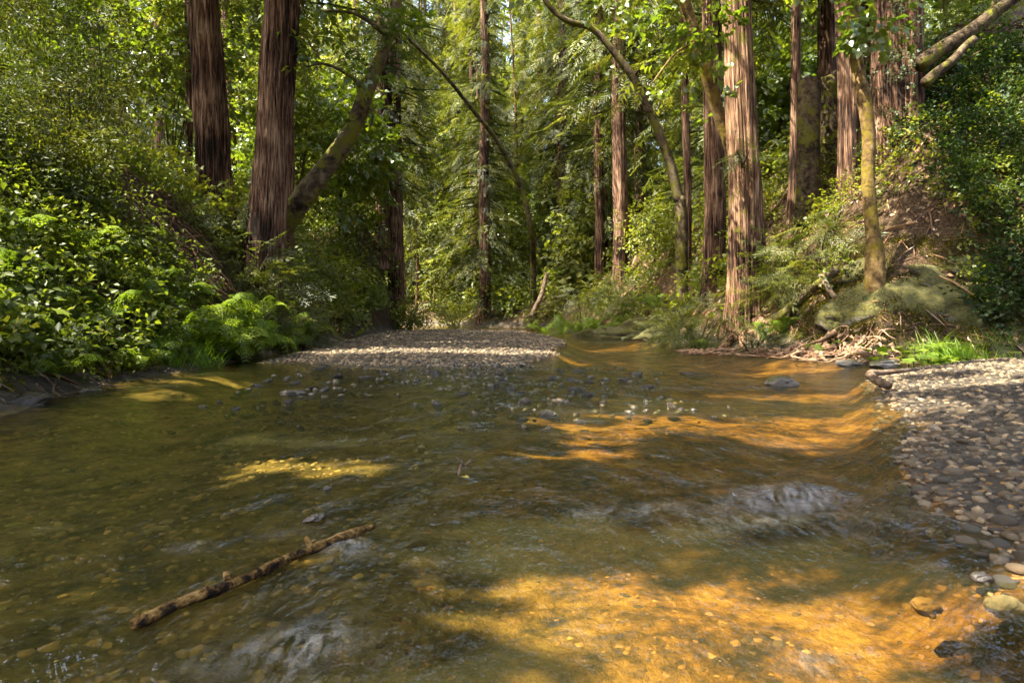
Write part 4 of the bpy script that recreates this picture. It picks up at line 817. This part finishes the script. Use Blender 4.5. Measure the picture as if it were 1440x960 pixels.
p = P(1348, 470, 11.2); grass_tuft(p[0], p[1]+.25, 620, .5, .2, 'bright green grass tuft at the foot of the right bank')
p = P(1425, 445, 11.6); grass_tuft(p[0], p[1]+.2, 90, .36, .22, 'thinner green grass tuft below the mossy slab')
p = P(290, 470, 10.4); grass_tuft(p[0]-.6, p[1], 160, .5, .15, 'sparse grass tuft between ferns near the left shore')
grass_tuft(-5.05, 11.0, 120, .5, .15, 'thin grass tuft beside the lush fern clump')

# ground cover on the banks
def cover(name, n, xr, yr, test, tm, mat, label, scale, lift=(.02, .3), nz=None):
    acc = Acc(); x = R.uniform(*xr, n); y = R.uniform(*yr, n); k = test(x, y)
    if nz: k &= fbm(x*nz[0], y*nz[0], 0, 2, nz[2]) > nz[1]
    x, y = x[k], y[k]; m = len(x); e = .1
    zx = (Hgt(x+e, y)-Hgt(x-e, y))/(2*e); zy = (Hgt(x, y+e)-Hgt(x, y-e))/(2*e)
    d = np.stack([-zx*.7, -zy*.7, np.full(m, .35)], 1)+R.normal(0, .55, (m, 3)); pos = np.stack([x, y, Hgt(x, y)+R.uniform(*lift, m)], 1)
    v = np.clip(.5+.25*fbm(x*.8, y*.8, 0, 2, 44)+R.normal(0, .15, m), 0, 1)
    scatter(acc, tm, pos, d, R.uniform(*scale, m), v, .7); link(name, acc.mesh(name), M[mat], kind='stuff', label=label, cat='ground cover')
inb = lambda x, y: poly_sd(CREEK, x, y)
vis = lambda x, y: np.abs(x) < .80*y+.8
CL_IVY = [clump_t(80+i, 12, .085, .075, .36, .5) for i in range(4)]
CL_HERB = [clump_t(90+i, 11, .10, .06, .34, .8) for i in range(4)]
cover('herb_cover', 6500, (-12, -4.9), (5, 15), lambda x, y: (inb(x, y) < -.55) & vis(x, y) & ~((x > -6.0) & (y > 10.9) & (y < 14.5)), CL_HERB, 'herb_leaf', 'dense green herbs covering the left fern bank', (.7, 1.2), (.02, .4), (.7, -.6, 51))
cover('herb_cover', 3800, (-12, -4.5), (15, 34), lambda x, y: (inb(x, y) < -.6) & vis(x, y), CL_HERB, 'herb_leaf', 'green undergrowth covering the far left bank', (1.0, 1.8), (.02, .5), (.5, -.15, 52))
cover('ivy', 7000, (7.5, 17), (10.8, 17), lambda x, y: (inb(x, y) < -1.0) & vis(x, y) & (x > 8.3+.22*(y-11)+.5*fbm(y*.8, x*.3, 0, 2, 5)), CL_IVY, 'ivy_leaf', 'dark glossy ivy carpet on the steep right bank', (.7, 1.2), (.0, .25))
cover('herb_cover', 2600, (4.8, 13), (11.4, 22), lambda x, y: (inb(x, y) < -1.2) & vis(x, y), CL_IVY, 'herb_leaf', 'scattered low herbs on the right bank', (.6, 1.2), (.0, .25), (.8, -.1, 53))
cover('herb_cover', 4200, (1, 16), (17, 40), lambda x, y: (inb(x, y) < -.5) & vis(x, y), CL_HERB, 'herb_leaf', 'green undergrowth covering the far right bank', (1.0, 2.0), (.02, .5), (.5, -.2, 54))
cover('herb_cover', 4200, (-26, 18), (36, 62), lambda x, y: (inb(x, y) < -.4) & vis(x, y), CL_HERB, 'herb_leaf', 'green undergrowth beyond the creek bend', (1.8, 3.4), (.02, .9), (.3, -.3, 55))
cover('moss', 12000, (5.6, 11), (11.4, 14.5), lambda x, y: (inb(x, y) < -.3) & vis(x, y), CL_MOSS, 'moss', 'olive moss carpet round the boulders of the right bank', (.3, .65), (-.02, .03), (.9, -.05, 56))
cover('moss', 5000, (-7, -4.5), (4.5, 11), lambda x, y: (inb(x, y) < -.35) & (inb(x, y) > -1.1) & vis(x, y), CL_MOSS, 'moss', 'olive moss along the left shore ledge', (.3, .7), (-.02, .03), (1.2, -.05, 57))
# ivy on the trunks and at the bend
def ivy_on(px0, py0, px1, py1, d, wpx, n, label):
    acc = Acc(); t = R.random(n); q = np.array([P(px0+(px1-px0)*a, py0+(py1-py0)*a, d) for a in t]); r = wpx/F*d/2*(1+R.uniform(-.05, .25, n)); a = R.uniform(0, 6.28, n)
    pos = q+np.stack([np.cos(a)*r, np.sin(a)*r, 0*a], 1); b = q.mean(0); dd = np.stack([np.cos(a), np.sin(a), -.8+0*a], 1)+R.normal(0, .3, (n, 3))
    ok = fbm(pos[:, 0]*2, pos[:, 1]*2, pos[:, 2]*.9, 2, 60) > -.15
    scatter(acc, CL_IVY, (pos-b)[ok], dd[ok], R.uniform(.45, .8, n)[ok], np.clip(R.normal(.45, .18, n), 0, 1)[ok])
    o = link('ivy_vine', None, loc=tuple(b), label=label, cat='ivy'); link('leaves', acc.mesh('leaves'), M['ivy_leaf'], o, kind='stuff')
ivy_on(1233, 230, 1232, 60, 16.0, 24, 170, 'ivy climbing the thick redwood above the steep bank')
ivy_on(1285, 230, 1282, -40, 15.8, 26, 160, 'thin ivy strands on the narrow redwood above the bank')
ivy_on(690, 465, 682, 330, 41, 36, 500, 'ivy cloaking the foot of the creek bend redwood')
ivy_on(727, 462, 722, 380, 41, 50, 420, 'ivy mound beside the creek bend redwood')

# ------------------------------------------------------------------ shrubs and redwood sprouts
def shrub(x, y, r, h, n, label, kind, group=None, name='shrub', scale=(.7, 1.2), stems=5):
    gz = G(x, y); o = link(name, None, loc=(x, y, gz-.05), label=label, cat='shrub', group=group)
    tm, mt = {'bay': (CL_BAY, 'bay_leaf'), 'bush': (CL_BUSH, 'herb_leaf'), 'maple': (CL_MAP, 'maple_leaf'), 'sprout': (SPRF, 'redwood_leaf')}[kind]
    bl = [((rnd.uniform(-.5, .5)*r, rnd.uniform(-.5, .5)*r, h*rnd.uniform(.3, .85)), (r*rnd.uniform(.45, .8), r*rnd.uniform(.45, .8), h*rnd.uniform(.2, .38)), int(n/6)) for _ in range(6)]
    link('foliage', blob_crown('foliage', bl, tm, scale, seed=rnd.randrange(99), gap=.3, zflat=.6), M[mt], o)
    for i in range(stems):
        b = bl[i % 6][0]; link('stem', tube_mesh('stem', [(rnd.uniform(-.1, .1), rnd.uniform(-.1, .1), 0, .03), (b[0]*.4, b[1]*.4, b[2]*.5, .022), (b[0], b[1], b[2]*1.1, .008)], sides=6, per=4), M['bark'], o)
    return o
def shrub_px(px, py, d, *a, **k): p = P(px, py, d); return shrub(p[0], p[1], *a, **k)
# dark laurel thicket, upper left
for (x, y, r, h, n, lab) in [(-8.8, 10.7, 1.3, 1.7, 320, 'dark laurel bush above the broad leaved plants'), (-10.2, 12.6, 1.7, 4.2, 620, 'tall dark laurel thicket at the top of the left bank'), (-11.5, 14.5, 1.8, 5.0, 600, 'tall laurel thicket behind the left bank bushes'),
   (-8.9, 13.8, 1.4, 2.2, 380, 'spreading laurel bush in front of the thick weathered redwood'), (-9.5, 16, 1.5, 4.0, 450, 'laurel bush beside the slim pale redwood'), (-8.0, 12.1, .9, 1.0, 170, 'low laurel bush over the fern bank')]:
    shrub(x, y, r, h, n, lab, 'bay', name='laurel_bush')
for (x, y, r, h, n, lab) in [(-13.5, 20, 2.4, 7, 420, 'yellow green maple thicket behind the laurel'), (-11, 22, 2.2, 7.5, 420, 'sunlit maple thicket behind the thick weathered redwood'), (-9, 26, 2.5, 8, 420, 'sunlit maple thicket between the fern bank redwoods'), (-16, 24, 2.5, 9, 400, 'tall maple thicket at the far left')]:
    shrub(x, y, r, h, n, lab, 'maple', name='maple_thicket', scale=(1.0, 1.7))
# feathery redwood sprouts round the trunks
for i, (px, py, d, r, h, n, lab) in enumerate([(345, 320, 15.2, 1.0, 1.6, 150, 'feathery sprouts at the foot of the broad dark redwood'), (385, 360, 15.4, 1.0, 1.5, 150, 'feathery sprouts hanging below the leaning mossy trunk'), (425, 370, 16.2, .9, 1.3, 110, 'feathery sprouts on the bank beside the lush ferns'),
   (290, 300, 15.6, .8, 1.3, 90, 'feathery sprouts in front of the thick weathered redwood'), (1150, 300, 15.2, 1.1, 1.4, 150, 'feathery sprouts between the creekside redwood and the yellow tree'), (1110, 330, 15.2, 1.0, 1.3, 130, 'feathery sprouts under the thin pale redwood'),
   (1185, 300, 14.6, .7, 1.0, 70, 'feathery sprouts left of the yellow mossy tree'), (980, 400, 16.6, 1.1, 1.5, 170, 'pale feathery sprouts beside the creekside redwood foot'), (955, 420, 18, .9, 1.2, 110, 'feathery sprouts over the mossy rocks'), (1060, 205, 14.2, .5, .8, 50, 'small sprout bush behind the creekside redwood'),
   (870, 260, 27, 1.8, 2.6, 190, 'grey green sprouts below the tall sunlit redwood'), (820, 300, 30, 1.8, 2.6, 190, 'grey green sprouts on the far right bank')]):
    shrub_px(px, py, d, r, h, n, lab, 'sprout', name='redwood_sprouts', scale=(.45, .8))
shrub_px(1045, 225, 16.1, .55, .5, 60, 'sprout twigs sticking out across the creekside redwood trunk', 'sprout', name='redwood_sprouts', scale=(.35, .6), stems=3).location.z = P(1045, 235, 16.1)[2]
for i in range(34):
    px = rnd.uniform(440, 960); d = rnd.uniform(23, 46); x = (px-720)/F*d
    if inb(np.array([x]), np.array([d]))[0] > -.8: continue
    shrub(x, d, rnd.uniform(.9, 1.7), rnd.uniform(1.2, 3.0), 150, (lb_ := ('bright' if i % 3 else 'dark')+' leafy bush beside the far creek below '+nearest(px, 0, MK_F)), 'bush' if i % 3 else 'bay', lb_+' group', 'undergrowth_bush', (1.1, 2.0), 3)
for (px, d, r, h, lab) in [(575, 33, 1.3, 1.6, 'dark bush overhanging the far pool below the earth mound'), (505, 28, 1.0, 1.2, 'sunlit bush on the slope of the earth mound'), (640, 41, 1.6, 2.4, 'sunlit yellow green bush behind the far pool')]:
    shrub((px-720)/F*d, d, r, h, 220, lab, 'bush', scale=(1.0, 1.7))

# ------------------------------------------------------------------ the stand behind
n = 0; used = []
while n < 84:
    d = 30+62*rnd.random()**.9; px = rnd.uniform(-60, 1500); x = (px-720)/F*d
    if inb(np.array([x]), np.array([d]))[0] > -1.0: continue
    if any((x-a)**2+(d-b)**2 < 6 for a, b in used): continue
    if 735 < px < 800 and d < 75 and rnd.random() < .8: continue
    used.append((x, d)); r = rnd.uniform(.16, .42); gz = G(x, d); H = rnd.uniform(24, 34)
    o = link('redwood_tree', None, loc=(x, d, gz-.3), label=(lb_ := ('stout' if r > .3 else 'slender')+' far redwood in the dense stand behind '+nearest(px, 0, MK_F)), cat='tree', group=lb_+' group')
    link('trunk', tube_mesh('trunk', trunk_pts((0, 0, 0), (rnd.uniform(-.8, .8), 0, H), r, r*.3, 6, .3), sides=14, per=4, flute=.05), M['redwood_bark'], o)
    link('crown', (C_LOW+C_MID+C_LOW)[rnd.randrange(9)], None, o, rot=(0, 0, rnd.uniform(0, 6.28)), scale=(1, 1, H/28)); n += 1
# slender leafy understory trees in front of the stand
for i, (px, d, h, r) in enumerate([(610, 47, 7, 2.2), (710, 47, 9, 2.4), (745, 44, 7, 2.0), (815, 38, 5.5, 1.7), (450, 36, 9, 2.2), (475, 30, 7.5, 1.8), (420, 27, 7, 1.7), (1090, 26, 6, 1.6), (340, 33, 10, 2.5), (1330, 24, 11, 2.4), (1420, 22, 11, 2.4), (610, 52, 14, 3), ]):
    x = (px-720)/F*d; gz = G(x, d)
    if inb(np.array([x]), np.array([d]))[0] > -.6: continue
    o = link('understory_tree', None, loc=(x, d, gz-.1), label=(lb_ := ('tall' if h > 8.5 else 'short')+' leafy understory tree near '+nearest(px, 0, MK_F)), cat='tree', group=lb_+' group')
    lx = rnd.uniform(-.8, .8); link('trunk', tube_mesh('trunk', [(0, 0, 0, .09), (lx*.3, 0, h*.35, .07), (lx, 0, h*.7, .05), (lx*1.2, 0, h, .02)], sides=8, per=5), M['bark'], o)
    bl = [((lx*t+rnd.uniform(-.6, .6)*r, rnd.uniform(-.5, .5)*r, h*t), (r*rnd.uniform(.5, .8), r*.6, h*.09+.3), 75) for t in (.3, .45, .58, .7, .82, .95)]
    link('crown', blob_crown('crown', bl, CL_MAP if i % 2 else CL_BUSH, (1.3, 2.4), seed=i, gap=.3), M['maple_leaf' if i % 3 else 'far_leaf'], o)
for i in range(16):
    px = 430+33*i+rnd.uniform(-12, 12); d = rnd.uniform(37, 52); x = (px-720)/F*d
    if inb(np.array([x]), np.array([d]))[0] > -.8: continue
    r = rnd.uniform(.08, .17); gz = G(x, d); H = rnd.uniform(22, 28); o = link('redwood_tree', None, loc=(x, d, gz-.3), label=(lb_ := 'very thin young redwood pole beyond the creek near '+nearest(px, 0, MK_F)), cat='tree', group=lb_+' group')
    link('trunk', tube_mesh('trunk', trunk_pts((0, 0, 0), (rnd.uniform(-1.2, 1.2), 0, H), r, r*.3, 6, .3), sides=10, per=4, flute=.05), M['redwood_bark'], o)
    link('crown', C_HI[i % 2], None, o, rot=(0, 0, rnd.uniform(0, 6.28)), scale=(.6, .6, H/34))
acc = Acc(); n = 11500; x = R.uniform(-75, 75, n); y = R.uniform(58, 115, n); k = np.abs(x) < .8*y; x, y = x[k], y[k]; n = len(x)
z = Hgt(x, y)+R.random(n)**1.1*(26+5*fbm(x*.12, 0*x, 0, 2, 66)); v = np.clip(.45+.25*fbm(x*.3, y*.3, z*.3, 2, 67)+R.normal(0, .15, n), 0, 1)
scatter(acc, SPRW, np.stack([x, y, z], 1), rand_dir(n, -.8, .1), R.uniform(2.1, 4.2, n), v, .5)
link('far_wood', acc.mesh('far_wood'), M['far_leaf'], kind='stuff', label='hazy mass of far forest closing the view', cat='wood')

# small cabin glimpsed between the right bank trees
cb = P(1085, 120, 40); cz = G(cb[0], cb[1]); o = link('cabin', None, loc=(cb[0], cb[1], cz), label='grey boarded cabin with pale red gable glimpsed between trunks', cat='cabin')
def simple(name, rgb, rough=.8):
    m, t, N, L, out = nmat(name); n_ = N('TexNoise', Scale=6.0, Detail=5.0); mr = N('MixRGB'); L(n_.outputs[0], mr.inputs[0]); mr.inputs[1].default_value = (*[c*.7 for c in rgb], 1); mr.inputs[2].default_value = (*[min(1, c*1.25) for c in rgb], 1)
    b = N('BsdfPrincipled', Roughness=rough); L(mr.outputs[0], b.inputs['Base Color']); L(b.outputs[0], out.inputs[0]); return m
hw = cb[2]-cz
def box(x0, x1, y0, y1, z0, z1): return T([(x0, y0, z0), (x1, y0, z0), (x1, y1, z0), (x0, y1, z0), (x0, y0, z1), (x1, y0, z1), (x1, y1, z1), (x0, y1, z1)], [[0, 3, 2, 1], [4, 5, 6, 7], [0, 1, 5, 4], [1, 2, 6, 5], [2, 3, 7, 6], [3, 0, 4, 7]])
def tm_mesh(n_, t): return mk_mesh(n_, t.V, t.loops, t.st)
gw = simple('grey_boards', (.22, .21, .19)); gp = simple('pale_red_gable', (.5, .33, .28)); gr = simple('dark_shingles', (.05, .05, .055)); gg = simple('dark_glass', (.02, .025, .03), .1)
for i in range(12): link('board', tm_mesh('board', box(-1.5+i*.42, -1.5+i*.42+.40, -.03-.01*(i % 2), .05, -.5, hw-.2)), gw, o)
g = T([(-1.5, 0, hw-.2), (3.6, 0, hw-.2), (1.0, 0, hw+1.5), (-1.5, .1, hw-.2), (3.6, .1, hw-.2), (1.0, .1, hw+1.5)], [[0, 1, 2], [5, 4, 3], [0, 3, 4, 1], [1, 4, 5, 2], [2, 5, 3, 0]])
link('gable', tm_mesh('gable', g), gp, o)
for sx in (0, 1):
    a, b = ((-2.0, hw-.45), (1.0, hw+1.62)) if sx == 0 else ((4.1, hw-.45), (1.0, hw+1.62))
    link('roof', tm_mesh('roof', T([(a[0], -.5, a[1]), (b[0], -.5, b[1]), (b[0], 5, b[1]), (a[0], 5, a[1]), (a[0], -.5, a[1]+.14), (b[0], -.5, b[1]+.14), (b[0], 5, b[1]+.14), (a[0], 5, a[1]+.14)], [[0, 3, 2, 1], [4, 5, 6, 7], [0, 1, 5, 4], [1, 2, 6, 5], [2, 3, 7, 6], [3, 0, 4, 7]])), gr, o)
wn = link('window', tm_mesh('window', box(.2, 1.2, -.08, -.045, hw-1.6, hw-.6)), gg, o); link('sill', tm_mesh('sill', box(.1, 1.3, -.14, -.082, hw-1.7, hw-1.605)), gp, wn)

# ------------------------------------------------------------------ unseen maples added for shade, crowns cut open where sun patches are wanted
OVER = [((-15, 17), [(-10, 14, 14.5), (-7, 17, 15.5), (-13, 18, 14)], 'maple rising behind the thick weathered redwood'), ((-17, 22), [(-10, 21, 16), (-6, 23, 17)], 'maple rising behind the maple thicket'), ((-16, 9), [(-9, 5, 15), (-3, 6, 16)], 'maple above the laurel thicket'),
  ((-9.5, 3), [(-7, 4, 11), (-4, 3, 13)], 'maple overhanging the near left bank'), ((-11, 8.5), [(-9, 9.5, 12), (-4.5, 9, 14)], 'maple overhanging the fern bank'), ((-8.5, -3), [(-7, -1, 12), (-11, 1, 12)], 'maple on the left bank downstream'),
  ((-14, 12), [(-12, 13, 13), (-6.5, 12, 15), (-14, 6, 13)], 'maple behind the laurel thicket'), ((9.5, 4), [(3, 3, 13), (1, 6, 14)], 'maple leaning over the right gravel bar'), ((11, -3), [(0, -3, 13), (4, -1, 14)], 'maple behind the right gravel bar'),
  ((-2, -7), [(-3, -3, 12), (-5, 0, 14)], 'maple beside the creek downstream'), ((12, 6.5), [(4, 8.5, 15), (9, 9, 15)], 'maple on the right bank slope'), ((-15, 0), [(-14, 1, 13), (-12, 5, 15)], 'maple at the top of the left bank')]
for (bx_, by_), cs, lab in OVER:
    gz = G(bx_, by_); o = link('added_shade_maple', None, loc=(bx_, by_, gz-.2), label='unseen added tall '+lab, cat='tree'); c0 = np.array(cs[0])-np.array([bx_, by_, gz-.2])
    link('trunk', tube_mesh('trunk', [(0, 0, 0, .35), (c0[0]*.1, c0[1]*.1, c0[2]*.4, .25), (c0[0]*.4, c0[1]*.4, c0[2]*.7, .18), (*c0, .07)], sides=14, per=6, rough=.08), M['bark'], o)
    bl = []
    for c in cs:
        c = np.array(c)-np.array([bx_, by_, gz-.2]); bl.append((c, (4.6, 4.6, 2.2), 720))
        if c is not cs[0]: link('limb', tube_mesh('limb', [(c0[0]*.25, c0[1]*.25, c0[2]*.55, .14), (*(c0*.35+c*.35), .1), (*c, .04)], sides=8, per=5), M['bark'], o)
    off = np.array([bx_, by_, gz-.2])
    link('crown', blob_crown('crown', bl, CL_BIG, (.8, 1.3), keep=lambda p: lit(p+off), seed=int(bx_) % 7), M['maple_leaf'], o)
